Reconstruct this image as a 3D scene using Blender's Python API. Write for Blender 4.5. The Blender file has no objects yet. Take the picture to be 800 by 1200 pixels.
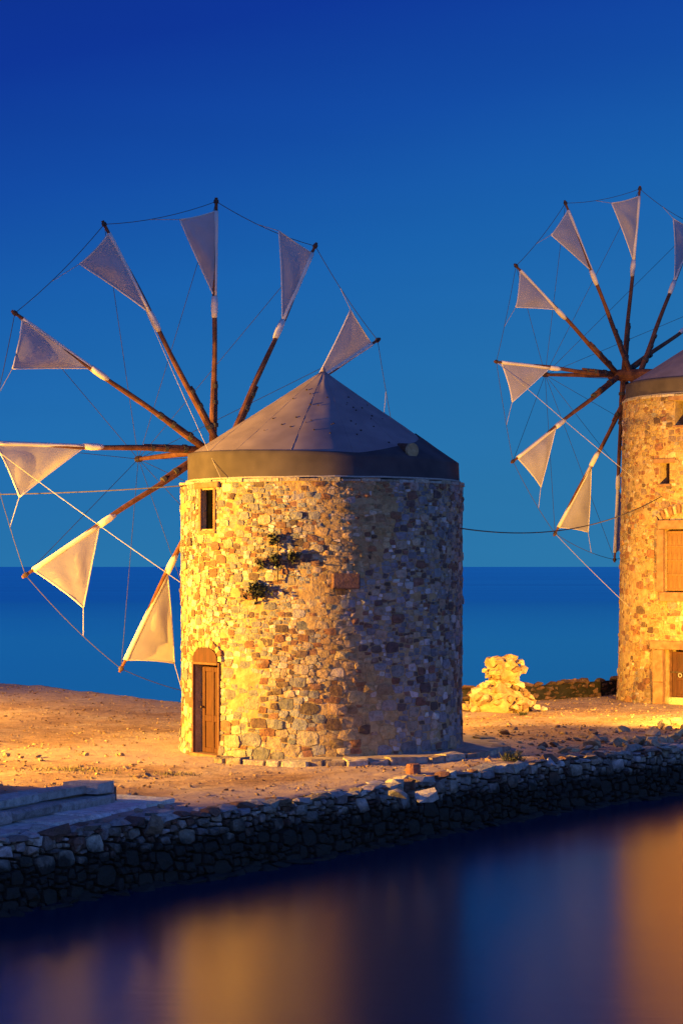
import bpy, bmesh, math, random
from mathutils import Vector, Matrix, noise as mnoise

rnd = random.Random(7)
PI = math.pi
scene = bpy.context.scene
COL = scene.collection

# ------------------------------------------------------------------ camera
CAMZ = 3.70
FPX = 2400.0            # focal length in pixels of the 800 x 1200 photograph
HORIZON = 664.0
cam_d = bpy.data.cameras.new('camera')
cam = bpy.data.objects.new('camera', cam_d)
COL.objects.link(cam)
cam.location = (0, 0, CAMZ)
cam.rotation_euler = (PI / 2, 0, 0)
cam_d.sensor_fit = 'VERTICAL'
cam_d.sensor_height = 24.0
cam_d.lens = 24.0 * FPX / 1200.0
cam_d.shift_y = (HORIZON - 600.0) / 1200.0
cam_d.clip_start = 0.1
cam_d.clip_end = 60000.0
scene.camera = cam

# ------------------------------------------------------------------ sky (dusk, a while after sunset)
def lin(c):
    c = c / 255.0
    return c / 12.92 if c <= 0.04045 else ((c + 0.055) / 1.055) ** 2.4
def srgb(r, g, b):
    return (lin(r), lin(g), lin(b), 1.0)

world = bpy.data.worlds.new('World')
scene.world = world
world.use_nodes = True
wn = world.node_tree.nodes
wl = world.node_tree.links
wn.clear()
w_out = wn.new('ShaderNodeOutputWorld')
w_tc = wn.new('ShaderNodeTexCoord')
w_nrm = wn.new('ShaderNodeVectorMath'); w_nrm.operation = 'NORMALIZE'
wl.new(w_tc.outputs['Generated'], w_nrm.inputs[0])
w_sep = wn.new('ShaderNodeSeparateXYZ')
wl.new(w_nrm.outputs[0], w_sep.inputs[0])
w_mul = wn.new('ShaderNodeMath'); w_mul.operation = 'MULTIPLY_ADD'      # sky is lighter to the right
w_mul.inputs[1].default_value = -0.22
wl.new(w_sep.outputs['X'], w_mul.inputs[0])
wl.new(w_sep.outputs['Z'], w_mul.inputs[2])
w_rng = wn.new('ShaderNodeMapRange')
w_rng.inputs['From Min'].default_value = -0.1
w_rng.inputs['From Max'].default_value = 1.0
wl.new(w_mul.outputs[0], w_rng.inputs['Value'])
w_ramp = wn.new('ShaderNodeValToRGB')
wl.new(w_rng.outputs[0], w_ramp.inputs['Fac'])
SKY = [(-0.08, (46, 120, 168)), (0.02, (41, 117, 171)), (0.09, (34, 110, 175)), (0.15, (26, 98, 174)),
       (0.21, (19, 76, 165)), (0.27, (14, 54, 152)), (0.36, (13, 44, 138)), (0.60, (15, 42, 120)), (1.0, (17, 40, 105))]
el = w_ramp.color_ramp.elements
while len(el) > 1:
    el.remove(el[-1])
for i, (z, c) in enumerate(SKY):
    p = (z + 0.1) / 1.1
    e = el[0] if i == 0 else el.new(p)
    e.position = p
    e.color = srgb(*c)
w_bg = wn.new('ShaderNodeBackground')
w_bg.inputs['Strength'].default_value = 1.0
w_mp = wn.new('ShaderNodeMapping'); w_mp.inputs['Scale'].default_value = (2.5, 2.5, 16.0)
wl.new(w_nrm.outputs[0], w_mp.inputs['Vector'])
w_nz = wn.new('ShaderNodeTexNoise'); w_nz.inputs['Scale'].default_value = 2.2; w_nz.inputs['Detail'].default_value = 4
wl.new(w_mp.outputs[0], w_nz.inputs['Vector'])
w_var = wn.new('ShaderNodeMapRange')            # faint thin haze streaks
w_var.inputs['From Min'].default_value = 0.35; w_var.inputs['From Max'].default_value = 0.75
w_var.inputs['To Min'].default_value = 0.985; w_var.inputs['To Max'].default_value = 1.025
wl.new(w_nz.outputs[0], w_var.inputs['Value'])
w_sc = wn.new('ShaderNodeVectorMath'); w_sc.operation = 'SCALE'
wl.new(w_ramp.outputs['Color'], w_sc.inputs[0]); wl.new(w_var.outputs[0], w_sc.inputs['Scale'])
wl.new(w_sc.outputs[0], w_bg.inputs['Color'])
SUN_EL = math.radians(-1.0)
SUN_ROT = math.radians(155.0)        # the sun has set behind the camera
w_sky = wn.new('ShaderNodeTexSky')
w_sky.sky_type = 'NISHITA'
w_sky.sun_disc = False
w_sky.sun_elevation = SUN_EL
w_sky.sun_rotation = SUN_ROT
w_sky.ozone_density = 2.0
w_bg2 = wn.new('ShaderNodeBackground')
w_bg2.inputs['Strength'].default_value = 0.92
w_west = wn.new('ShaderNodeMapRange')          # afterglow fades round the sky away from the sunset
w_west.interpolation_type = 'SMOOTHSTEP'
w_west.inputs['From Min'].default_value = 0.75
w_west.inputs['From Max'].default_value = -0.9
wl.new(w_sep.outputs['Y'], w_west.inputs['Value'])
w_glow = wn.new('ShaderNodeVectorMath'); w_glow.operation = 'SCALE'
wl.new(w_sky.outputs['Color'], w_glow.inputs[0])
wl.new(w_west.outputs[0], w_glow.inputs['Scale'])
w_tint = wn.new('ShaderNodeVectorMath'); w_tint.operation = 'MULTIPLY'
w_tint.inputs[1].default_value = (0.62, 0.88, 1.65)
wl.new(w_glow.outputs[0], w_tint.inputs[0])
wl.new(w_tint.outputs[0], w_bg2.inputs['Color'])
w_add = wn.new('ShaderNodeAddShader')
wl.new(w_bg.outputs[0], w_add.inputs[0])
wl.new(w_bg2.outputs[0], w_add.inputs[1])
wl.new(w_add.outputs[0], w_out.inputs['Surface'])

vs = scene.view_settings
vs.view_transform = 'Standard'
vs.look = 'None'
vs.exposure = 0.0
vs.gamma = 1.0
vs.use_curve_mapping = False

# unseen floodlights, the last two added to brighten earth and sails: (x, y, z), aim, power, cone, blend
LAMP_COL = (1.0, 0.475, 0.04)
FLOODS = [
    ((-19.3, 34.6, 4.4), (-2.0, 40.6, 0.9), 110000, 66, 1.0,
     'grey floodlight on a post lighting the lower mill with the arched door'),
    ((9.2, 45.4, 1.9), (7.9, 54.0, 1.5), 15000, 122, 1.0,
     'grey floodlight on a post in front of the tall mill'),
    ((0.4, 48.0, 2.3), (8.0, 47.2, 0.4), 2500, 160, 0.5,
     'grey floodlight standing behind the lower mill and facing the ruined stub'),
    ((-13.5, 49.5, 3.6), (-6.5, 52.0, 0.0), 10000, 130, 1.0,
     'added unseen grey floodlight on a tall post brightening the bare earth by the shore'),
    ((-8.7, 35.6, 0.7), (-6.3, 42.4, 3.0), 15000, 58, 1.0,
     'added unseen grey floodlight near the ground to brighten the low sails of the squat mill'),
]

# ------------------------------------------------------------------ helpers
def pix_dir(px, py):
    return Vector(((px - 400.0) / FPX, 1.0, (HORIZON - py) / FPX))
def ground_at(px, py, z=0.0):
    d = (CAMZ - z) * FPX / (py - HORIZON)
    return Vector(((px - 400.0) / FPX * d, d, z))
def at_depth(px, py, y):
    d = pix_dir(px, py) * y
    return Vector((d.x, d.y, d.z + CAMZ))
def hit(px, py, cx, cy, R):
    """pixel -> (theta, z) on a cylinder; theta 0 faces -Y, positive to the right"""
    d = pix_dir(px, py)
    a = d.x * d.x + 1
    b = -2 * (d.x * cx + cy)
    c = cx * cx + cy * cy - R * R
    disc = max(b * b - 4 * a * c, 0)
    t = (-b - math.sqrt(disc)) / (2 * a)
    x, y = d.x * t - cx, t - cy
    return math.atan2(x, -y), CAMZ + d.z * t
def to_pix(p):
    return 400 + FPX * p[0] / p[1], HORIZON - FPX * (p[2] - CAMZ) / p[1]
def sstep(a, b, x):
    t = min(max((x - a) / (b - a), 0.0), 1.0)
    return t * t * (3 - 2 * t)
def nz(x, y, z=0.0, oct=3):
    return mnoise.fractal(Vector((x, y, z)), 1.0, 2.0, oct)

WORLDPOS = {}
def empty(name, loc):
    o = bpy.data.objects.new(name, None)
    o.empty_display_size = 0.3
    o.location = loc
    COL.objects.link(o)
    WORLDPOS[o.name] = Vector(loc)
    return o
def mesh_obj(name, verts, faces, mat, parent=None, color=None, smooth=False, colors=None, mats=None, fmat=None):
    """one mesh object from world coordinates; its origin goes to the middle of its base"""
    xs = [v[0] for v in verts]; ys = [v[1] for v in verts]; zs = [v[2] for v in verts]
    c = Vector(((min(xs) + max(xs)) / 2, (min(ys) + max(ys)) / 2, min(zs)))
    me = bpy.data.meshes.new(name)
    me.from_pydata([(v[0] - c.x, v[1] - c.y, v[2] - c.z) for v in verts], [], faces)
    if mats:
        for m in mats:
            me.materials.append(m)
        me.polygons.foreach_set('material_index', fmat)
    else:
        me.materials.append(mat)
    if color is not None or colors is not None:
        at = me.attributes.new('tone', 'FLOAT_COLOR', 'POINT')
        buf = []
        if colors is None:
            colors = [color] * len(verts)
        for q in colors:
            buf += [q[0], q[1], q[2], 1.0]
        at.data.foreach_set('color', buf)
    if smooth:
        me.polygons.foreach_set('use_smooth', [True] * len(me.polygons))
    me.update()
    o = bpy.data.objects.new(name, me)
    COL.objects.link(o)
    if parent is not None:
        o.parent = parent
        o.location = c - WORLDPOS[parent.name]
    else:
        o.location = c
    WORLDPOS[o.name] = c
    return o
def tag(o, label, cat, group=None):
    o['label'] = label
    o['category'] = cat
    if group:
        o['group'] = group
    return o
def structure(o):
    o['kind'] = 'structure'
    return o
def stuff(o):
    o['kind'] = 'stuff'
    return o

class MB:
    """collects shapes into one mesh"""
    def __init__(self):
        self.v = []; self.f = []; self.c = []
    def add(self, verts, faces, color=(0.5, 0.5, 0.5)):
        n = len(self.v)
        self.v += [tuple(p) for p in verts]
        self.f += [tuple(i + n for i in f) for f in faces]
        self.c += [color] * len(verts)
    def build(self, name, mat, parent=None, smooth=False):
        return mesh_obj(name, self.v, self.f, mat, parent, colors=self.c, smooth=smooth)

def tube(path, radii, n=8, cap=True):
    path = [Vector(p) for p in path]
    if not hasattr(radii, '__len__'):
        radii = [radii] * len(path)
    verts = []; faces = []
    ref = Vector((0, 0, 1))
    for i, p in enumerate(path):
        a = path[max(i - 1, 0)]; b = path[min(i + 1, len(path) - 1)]
        t = (b - a).normalized()
        if abs(t.dot(ref)) > 0.95:
            ref = Vector((1, 0, 0)) if abs(t.x) < 0.9 else Vector((0, 1, 0))
        s = t.cross(ref).normalized(); w = s.cross(t)
        for k in range(n):
            q = 2 * PI * k / n
            verts.append(p + (s * math.cos(q) + w * math.sin(q)) * radii[i])
    for i in range(len(path) - 1):
        for k in range(n):
            k2 = (k + 1) % n
            faces.append((i * n + k, i * n + k2, (i + 1) * n + k2, (i + 1) * n + k))
    if cap:
        faces.append(tuple(range(n - 1, -1, -1)))
        faces.append(tuple(range((len(path) - 1) * n, len(path) * n)))
    return verts, faces
def sag_path(a, b, sag, n=14):
    a = Vector(a); b = Vector(b)
    return [a.lerp(b, i / n) - Vector((0, 0, sag * 4 * (i / n) * (1 - i / n))) for i in range(n + 1)]
def box_frame(o, t, up, nrm, u0, u1, z0, z1, d0, d1, bev=0.0, jit=0.0, r=None):
    """box in a local frame: o + u*t + z*up + d*nrm, front edges chamfered by bev"""
    def P(u, z, d):
        j = Vector((0, 0, 0))
        if jit:
            j = Vector((r.uniform(-jit, jit), r.uniform(-jit, jit), r.uniform(-jit, jit)))
        return o + t * u + up * z + nrm * d + j
    v = [P(u0, z0, d0), P(u1, z0, d0), P(u1, z1, d0), P(u0, z1, d0)]
    if bev > 0:
        v += [P(u0, z0, d1 - bev), P(u1, z0, d1 - bev), P(u1, z1, d1 - bev), P(u0, z1, d1 - bev)]
        v += [P(u0 + bev, z0 + bev, d1), P(u1 - bev, z0 + bev, d1), P(u1 - bev, z1 - bev, d1), P(u0 + bev, z1 - bev, d1)]
        f = [(3, 2, 1, 0), (8, 9, 10, 11)]
        for a in (0, 4):
            for k in range(4):
                k2 = (k + 1) % 4
                f.append((a + k, a + k2, a + 4 + k2, a + 4 + k))
    else:
        v += [P(u0, z0, d1), P(u1, z0, d1), P(u1, z1, d1), P(u0, z1, d1)]
        f = [(3, 2, 1, 0), (4, 5, 6, 7), (0, 1, 5, 4), (1, 2, 6, 5), (2, 3, 7, 6), (3, 0, 4, 7)]
    return v, f

def rock_shape(r, n=13):
    """angular rock: convex hull of points near a unit box/ball"""
    bm = bmesh.new()
    for k in range(n):
        p = Vector((r.gauss(0, 1), r.gauss(0, 1), r.gauss(0, 1)))
        p.normalize()
        m = max(abs(p.x), abs(p.y), abs(p.z))
        p = p * (0.45 + 0.55 / m * 0.8) * r.uniform(0.85, 1.05)
        bm.verts.new(p)
    res = bmesh.ops.convex_hull(bm, input=bm.verts)
    junk = [e for e in res['geom_interior'] if isinstance(e, bmesh.types.BMVert)]
    junk += [e for e in res['geom_unused'] if isinstance(e, bmesh.types.BMVert)]
    if junk:
        bmesh.ops.delete(bm, geom=list(set(junk)), context='VERTS')
    bm.verts.index_update()
    v = [p.co.copy() for p in bm.verts]
    f = [tuple(q.index for q in fc.verts) for fc in bm.faces]
    bm.free()
    return v, f
ROCKS = [rock_shape(random.Random(100 + i), 12 + i % 5) for i in range(18)]
def rock(r, c, sx, sy, sz, tilt=0.35, rz=None):
    v, f = ROCKS[r.randrange(len(ROCKS))]
    m = Matrix.Rotation(r.uniform(0, 6.28) if rz is None else rz, 3, 'Z') @ Matrix.Rotation(r.uniform(-tilt, tilt), 3, 'X') @ Matrix.Rotation(r.uniform(-tilt, tilt), 3, 'Y')
    c = Vector(c)
    return [c + m @ Vector((p.x * sx, p.y * sy, p.z * sz)) for p in v], f

# ------------------------------------------------------------------ materials
def new_mat(name):
    m = bpy.data.materials.new(name)
    m.use_nodes = True
    nt = m.node_tree
    return m, nt.nodes, nt.links, nt.nodes['Principled BSDF']
def noise_node(n, l, vec, scale, detail=4, rough=0.6):
    t = n.new('ShaderNodeTexNoise')
    t.inputs['Scale'].default_value = scale
    t.inputs['Detail'].default_value = detail
    t.inputs['Roughness'].default_value = rough
    l.new(vec, t.inputs['Vector'])
    return t
def ramp_node(n, l, fac, stops):
    r = n.new('ShaderNodeValToRGB')
    e = r.color_ramp.elements
    while len(e) > 1:
        e.remove(e[-1])
    for i, (p, c) in enumerate(stops):
        q = e[0] if i == 0 else e.new(p)
        q.position = p
        q.color = (c[0], c[1], c[2], 1) if hasattr(c, '__len__') else (c, c, c, 1)
    l.new(fac, r.inputs['Fac'])
    return r
def mix_col(n, l, a, b, fac, mode='MIX'):
    m = n.new('ShaderNodeMix')
    m.data_type = 'RGBA'; m.blend_type = mode
    for s, v in ((m.inputs[6], a), (m.inputs[7], b), (m.inputs[0], fac)):
        if hasattr(v, 'is_linked') or hasattr(v, 'links'):
            l.new(v, s)
        elif hasattr(v, '__len__'):
            s.default_value = (v[0], v[1], v[2], 1)
        else:
            s.default_value = v
    return m.outputs[2]
def bump_node(n, l, bsdf, height, strength, dist, prev=None):
    b = n.new('ShaderNodeBump')
    b.inputs['Strength'].default_value = strength
    b.inputs['Distance'].default_value = dist
    l.new(height, b.inputs['Height'])
    if prev:
        l.new(prev, b.inputs['Normal'])
    l.new(b.outputs[0], bsdf.inputs['Normal'])
    return b.outputs[0]
def wcoord(n):
    g = n.new('ShaderNodeNewGeometry')
    return g.outputs['Position']

def stone_mat(name, fine=1.0, wet=False):
    m, n, l, b = new_mat(name)
    pos = wcoord(n)
    at = n.new('ShaderNodeAttribute'); at.attribute_name = 'tone'
    n1 = noise_node(n, l, pos, 9.0, 5)
    n2 = noise_node(n, l, pos, 38.0, 4, 0.7)
    r1 = ramp_node(n, l, n1.outputs[0], [(0.28, 0.55), (0.5, 0.98), (0.74, 1.25)])
    c = mix_col(n, l, at.outputs['Color'], r1.outputs[0], 1.0, 'MULTIPLY')
    r2 = ramp_node(n, l, n2.outputs[0], [(0.32, 0.55), (0.48, 1.0), (0.7, 1.12)])
    c = mix_col(n, l, c, r2.outputs[0], 0.8, 'MULTIPLY')
    # pale lichen and lime in blotches
    n3 = noise_node(n, l, pos, 4.2, 3)
    r3 = ramp_node(n, l, n3.outputs[0], [(0.60, 0.0), (0.72, 0.35)])
    c = mix_col(n, l, c, (0.46, 0.42, 0.34), r3.outputs[0])
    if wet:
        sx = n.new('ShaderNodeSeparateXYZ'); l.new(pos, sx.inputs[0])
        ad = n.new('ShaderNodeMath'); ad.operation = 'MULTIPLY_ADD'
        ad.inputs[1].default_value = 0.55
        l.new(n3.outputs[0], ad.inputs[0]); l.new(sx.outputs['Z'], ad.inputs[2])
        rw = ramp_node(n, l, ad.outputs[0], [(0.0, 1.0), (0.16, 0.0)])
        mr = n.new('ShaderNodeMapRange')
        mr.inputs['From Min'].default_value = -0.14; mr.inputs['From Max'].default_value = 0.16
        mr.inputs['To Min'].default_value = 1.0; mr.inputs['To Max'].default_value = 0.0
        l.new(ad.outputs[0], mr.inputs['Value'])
        c = mix_col(n, l, c, (0.030, 0.029, 0.024), mr.outputs[0])      # algae and tide stain at the foot, carried higher to darken the face
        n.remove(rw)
    l.new(c, b.inputs['Base Color'])
    b.inputs['Roughness'].default_value = 0.9
    b.inputs['Specular IOR Level'].default_value = 0.25
    h = bump_node(n, l, b, n1.outputs[0], 0.8, 0.07)
    bump_node(n, l, b, n2.outputs[0], 0.8, 0.025, h)
    return m
M_STONE = stone_mat('rubble stone')
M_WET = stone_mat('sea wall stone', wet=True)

def simple_mat(name, ca, cb, scale, rough=0.8, bump=0.3, dist=0.01, spec=0.3, stretch=None, lo=0.35, hi=0.65):
    m, n, l, b = new_mat(name)
    pos = wcoord(n)
    if stretch:
        mp = n.new('ShaderNodeMapping')
        mp.inputs['Scale'].default_value = stretch
        tc = n.new('ShaderNodeTexCoord')
        l.new(tc.outputs['Object'], mp.inputs['Vector'])
        pos = mp.outputs[0]
    t = noise_node(n, l, pos, scale, 6, 0.65)
    r = ramp_node(n, l, t.outputs[0], [(lo, ca), (hi, cb)])
    l.new(r.outputs[0], b.inputs['Base Color'])
    b.inputs['Roughness'].default_value = rough
    b.inputs['Specular IOR Level'].default_value = spec
    bump_node(n, l, b, t.outputs[0], bump, dist)
    return m
M_MORTAR = simple_mat('lime mortar', (0.26, 0.18, 0.085), (0.43, 0.32, 0.165), 7.0, 0.95, 0.9, 0.05)
M_WALLCORE = simple_mat('dark wall core', (0.010, 0.010, 0.009), (0.03, 0.028, 0.022), 6.0, 0.95, 0.8, 0.05)
M_WOOD = simple_mat('weathered spar wood', (0.055, 0.020, 0.010), (0.17, 0.07, 0.034), 5.0, 0.75, 0.4, 0.02, lo=0.3, hi=0.7)
M_DOOR = simple_mat('reddish brown door paint', (0.034, 0.009, 0.005), (0.075, 0.022, 0.011), 3.5, 0.6, 0.3, 0.006, stretch=(6, 6, 0.8))
M_FRAMEWOOD = simple_mat('old frame wood', (0.09, 0.042, 0.022), (0.17, 0.085, 0.045), 6.0, 0.75, 0.4, 0.01)
M_SHUTTER = simple_mat('varnished shutter wood', (0.12, 0.058, 0.022), (0.22, 0.115, 0.048), 4.0, 0.6, 0.3, 0.006, stretch=(7, 7, 0.7))
M_DRESSED = simple_mat('dressed sandstone', (0.17, 0.09, 0.052), (0.28, 0.165, 0.10), 5.5, 0.9, 0.6, 0.02)
M_IRON = simple_mat('dark iron', (0.02, 0.018, 0.016), (0.07, 0.04, 0.03), 18.0, 0.6, 0.3, 0.004)
M_ROPE_DARK = simple_mat('dark rope', (0.03, 0.03, 0.03), (0.07, 0.06, 0.055), 30.0, 0.9, 0.2, 0.003)
M_ROPE = simple_mat('pale rope', (0.26, 0.24, 0.21), (0.42, 0.38, 0.33), 30.0, 0.9, 0.2, 0.003)
M_METAL = simple_mat('grey lamp housing', (0.12, 0.12, 0.125), (0.2, 0.2, 0.2), 12.0, 0.5, 0.1, 0.002)

def canvas_mat(name, ca, cb, transl):
    m, n, l, b = new_mat(name)
    tc = n.new('ShaderNodeTexCoord')
    pos = wcoord(n)
    t = noise_node(n, l, pos, 1.6, 2)
    t2 = noise_node(n, l, pos, 26.0, 3)
    r = ramp_node(n, l, t.outputs[0], [(0.32, ca), (0.68, cb)])
    r2 = ramp_node(n, l, t2.outputs[0], [(0.3, 0.97), (0.6, 1.0)])
    c = mix_col(n, l, r.outputs[0], r2.outputs[0], 1.0, 'MULTIPLY')
    l.new(c, b.inputs['Base Color'])
    b.inputs['Roughness'].default_value = 0.9
    b.inputs['Specular IOR Level'].default_value = 0.15
    t3 = noise_node(n, l, pos, 1.6, 0.0)
    bump_node(n, l, b, t3.outputs[0], 0.35, 0.06)
    if transl > 0:
        tr = n.new('ShaderNodeBsdfTranslucent')
        l.new(c, tr.inputs['Color'])
        mx = n.new('ShaderNodeMixShader')
        mx.inputs[0].default_value = transl
        l.new(b.outputs[0], mx.inputs[1]); l.new(tr.outputs[0], mx.inputs[2])
        l.new(mx.outputs[0], n['Material Output'].inputs['Surface'])
    return m
M_SAIL = canvas_mat('sail canvas', (0.45, 0.43, 0.43), (0.54, 0.52, 0.515), 0.4)
M_HEM = canvas_mat('sail hem', (0.58, 0.54, 0.49), (0.68, 0.64, 0.58), 0.0)
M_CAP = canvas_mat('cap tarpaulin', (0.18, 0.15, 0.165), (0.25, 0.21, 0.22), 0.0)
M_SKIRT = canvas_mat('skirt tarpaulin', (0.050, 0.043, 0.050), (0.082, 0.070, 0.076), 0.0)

def ground_mat():
    m, n, l, b = new_mat('dry earth and gravel')
    pos = wcoord(n)
    big = noise_node(n, l, pos, 0.55, 5, 0.6)
    mid = noise_node(n, l, pos, 3.2, 6, 0.7)
    fine = noise_node(n, l, pos, 24.0, 4, 0.75)
    r = ramp_node(n, l, big.outputs[0], [(0.33, (0.28, 0.18, 0.12)), (0.5, (0.36, 0.255, 0.19)), (0.66, (0.41, 0.325, 0.26))])
    r2 = ramp_node(n, l, mid.outputs[0], [(0.3, 0.55), (0.5, 0.95), (0.7, 1.2)])
    c = mix_col(n, l, r.outputs[0], r2.outputs[0], 1.0, 'MULTIPLY')
    r3 = ramp_node(n, l, fine.outputs[0], [(0.3, 0.5), (0.48, 1.0), (0.7, 1.2)])
    c = mix_col(n, l, c, r3.outputs[0], 0.8, 'MULTIPLY')
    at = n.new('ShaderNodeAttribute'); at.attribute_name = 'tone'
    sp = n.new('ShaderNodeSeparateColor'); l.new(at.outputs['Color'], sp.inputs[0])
    c = mix_col(n, l, c, (0.42, 0.335, 0.295), sp.outputs[0])          # paler ground by the quay, round the mill and far left
    l.new(c, b.inputs['Base Color'])
    b.inputs['Roughness'].default_value = 0.97
    b.inputs['Specular IOR Level'].default_value = 0.15
    h = bump_node(n, l, b, mid.outputs[0], 0.7, 0.08)
    bump_node(n, l, b, fine.outputs[0], 0.9, 0.03, h)
    return m
M_GROUND = ground_mat()
M_PAVE = simple_mat('worn cement paving', (0.24, 0.19, 0.145), (0.42, 0.36, 0.29), 2.6, 0.95, 0.7, 0.03)

def water_mat(name, body, rough, s1, b1, stretch, tint=(1, 1, 1), ior=1.333):
    m, n, l, b = new_mat(name)
    mp = n.new('ShaderNodeMapping')
    mp.inputs['Scale'].default_value = stretch
    l.new(wcoord(n), mp.inputs['Vector'])
    t = noise_node(n, l, mp.outputs[0], s1, 4, 0.55)
    b.inputs['Base Color'].default_value = (*body, 1)
    b.inputs['Roughness'].default_value = rough
    b.inputs['IOR'].default_value = ior
    b.inputs['Specular Tint'].default_value = (*tint, 1)
    bump_node(n, l, b, t.outputs[0], b1, 0.3)
    mp2 = n.new('ShaderNodeMapping')                # long calm and ruffled bands
    mp2.inputs['Scale'].default_value = (0.004, 0.03, 1.0)
    l.new(wcoord(n), mp2.inputs['Vector'])
    t2 = noise_node(n, l, mp2.outputs[0], 1.0, 3, 0.6)
    rr = n.new('ShaderNodeMapRange')
    rr.inputs['From Min'].default_value = 0.3; rr.inputs['From Max'].default_value = 0.7
    rr.inputs['To Min'].default_value = rough * 0.8; rr.inputs['To Max'].default_value = rough * 1.2
    l.new(t2.outputs[0], rr.inputs['Value'])
    l.new(rr.outputs[0], b.inputs['Roughness'])
    return m
def sea_mat():
    m, n, l, b = new_mat('open sea')
    n.remove(b)
    mp = n.new('ShaderNodeMapping')
    mp.inputs['Scale'].default_value = (0.003, 0.022, 1.0)
    l.new(wcoord(n), mp.inputs['Vector'])
    t = noise_node(n, l, mp.outputs[0], 1.0, 4, 0.6)
    rr = n.new('ShaderNodeMapRange')
    rr.inputs['From Min'].default_value = 0.3; rr.inputs['From Max'].default_value = 0.7
    rr.inputs['To Min'].default_value = 0.13; rr.inputs['To Max'].default_value = 0.17
    l.new(t.outputs[0], rr.inputs['Value'])
    gl = n.new('ShaderNodeBsdfGlossy')                 # ruffled water gives back only part of the low sky
    rc = ramp_node(n, l, t.outputs[0], [(0.3, (0.30, 0.56, 0.90)), (0.55, (0.36, 0.66, 0.96)), (0.72, (0.44, 0.80, 1.0))])
    l.new(rr.outputs[0], gl.inputs['Roughness'])
    df = n.new('ShaderNodeBsdfDiffuse')
    sx = n.new('ShaderNodeSeparateXYZ'); l.new(wcoord(n), sx.inputs[0])
    md = n.new('ShaderNodeMath'); md.operation = 'MULTIPLY_ADD'          # pale sandy shallows near the shore
    md.inputs[1].default_value = 120.0
    l.new(t.outputs[0], md.inputs[0]); l.new(sx.outputs['Y'], md.inputs[2])
    sh = n.new('ShaderNodeMapRange'); sh.inputs['From Min'].default_value = 120.0; sh.inputs['From Max'].default_value = 340.0
    l.new(md.outputs[0], sh.inputs['Value'])
    rm = n.new('ShaderNodeMath'); rm.operation = 'MULTIPLY_ADD'
    rm.inputs[1].default_value = 0.6; rm.inputs[2].default_value = 0.4
    l.new(sh.outputs[0], rm.inputs[0])
    rq = n.new('ShaderNodeMath'); rq.operation = 'MULTIPLY'
    l.new(rm.outputs[0], rq.inputs[0]); l.new(rr.outputs[0], rq.inputs[1])
    l.new(rq.outputs[0], gl.inputs['Roughness'])
    l.new(mix_col(n, l, (0.62, 0.95, 1.0), rc.outputs[0], sh.outputs[0]), gl.inputs['Color'])      # sheltered water is smoother and gives back more
    l.new(mix_col(n, l, (0.06, 0.34, 0.46), (0.004, 0.09, 0.28), sh.outputs[0]), df.inputs['Color'])
    fr_ = n.new('ShaderNodeFresnel'); fr_.inputs['IOR'].default_value = 1.333
    mx = n.new('ShaderNodeMixShader')
    l.new(fr_.outputs[0], mx.inputs[0]); l.new(df.outputs[0], mx.inputs[1]); l.new(gl.outputs[0], mx.inputs[2])
    l.new(mx.outputs[0], n['Material Output'].inputs['Surface'])
    return m
M_SEA = sea_mat()
M_HARBOUR = water_mat('harbour water', (0.001, 0.018, 0.055), 0.22, 1.6, 0.015, (0.35, 1.0, 1.0), (0.9, 0.95, 1.0), 1.38)

def leaf_mat(name, a, bcol):
    m, n, l, b = new_mat(name)
    t = noise_node(n, l, wcoord(n), 14.0, 2)
    r = ramp_node(n, l, t.outputs[0], [(0.35, a), (0.65, bcol)])
    l.new(r.outputs[0], b.inputs['Base Color'])
    b.inputs['Roughness'].default_value = 0.7
    return m
M_LEAF = leaf_mat('plant leaves', (0.018, 0.026, 0.012), (0.06, 0.07, 0.03))
M_GRASS = leaf_mat('dry grass', (0.09, 0.08, 0.025), (0.2, 0.17, 0.07))

def lens_mat():
    m, n, l, b = new_mat('lit lamp glass')
    b.inputs['Base Color'].default_value = (0.8, 0.7, 0.5, 1)
    b.inputs['Emission Color'].default_value = (*LAMP_COL, 1)
    b.inputs['Emission Strength'].default_value = 8.0
    m.cycles.emission_sampling = 'NONE'
    return m
M_LENS = lens_mat()

PALETTE = [((0.40, 0.295, 0.15), 30), ((0.37, 0.255, 0.12), 28), ((0.44, 0.345, 0.2), 14), ((0.28, 0.19, 0.10), 12),
           ((0.31, 0.27, 0.23), 5), ((0.20, 0.105, 0.065), 6), ((0.28, 0.14, 0.07), 7),
           ((0.13, 0.085, 0.06), 4), ((0.52, 0.45, 0.35), 4)]
PAL = [c for c, w in PALETTE for _ in range(w)]
def tone(r, pal=PAL, k=1.0):
    c = r.choice(pal)
    m = r.uniform(0.82, 1.16) * k
    return tuple(min(x * m * r.uniform(0.95, 1.05), 0.75) for x in c)

# ------------------------------------------------------------------ land, sea wall line, sea
WATER_Z = -0.95
WALL_PTS = [(-60, 12.0), (-30, 15.5), (-14, 19.5), (-8.2, 23.4), (-4.61, 27.7), (-3.0, 29.9), (-1.26, 31.9), (0.5, 34.3),
            (2.16, 36.8), (4.1, 39.3), (6.19, 41.5), (7.3, 42.9), (11.0, 46.2), (20, 51), (60, 60)]
def interp(pts, x):
    if x <= pts[0][0]: return pts[0][1]
    for (x0, y0), (x1, y1) in zip(pts, pts[1:]):
        if x <= x1:
            return y0 + (y1 - y0) * (x - x0) / (x1 - x0)
    return pts[-1][1]
def wall_y(x):
    return (interp(WALL_PTS, x - 0.35) + interp(WALL_PTS, x) + interp(WALL_PTS, x + 0.35)) / 3
FAR_PTS = [(-60, 78), (-20, 66), (-10.1, 61.0), (-7.3, 58.6), (-4.3, 55.6), (-1, 54.8), (3.2, 55.3), (5.7, 57.3), (8.0, 60.0), (13, 64), (60, 80)]
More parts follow.
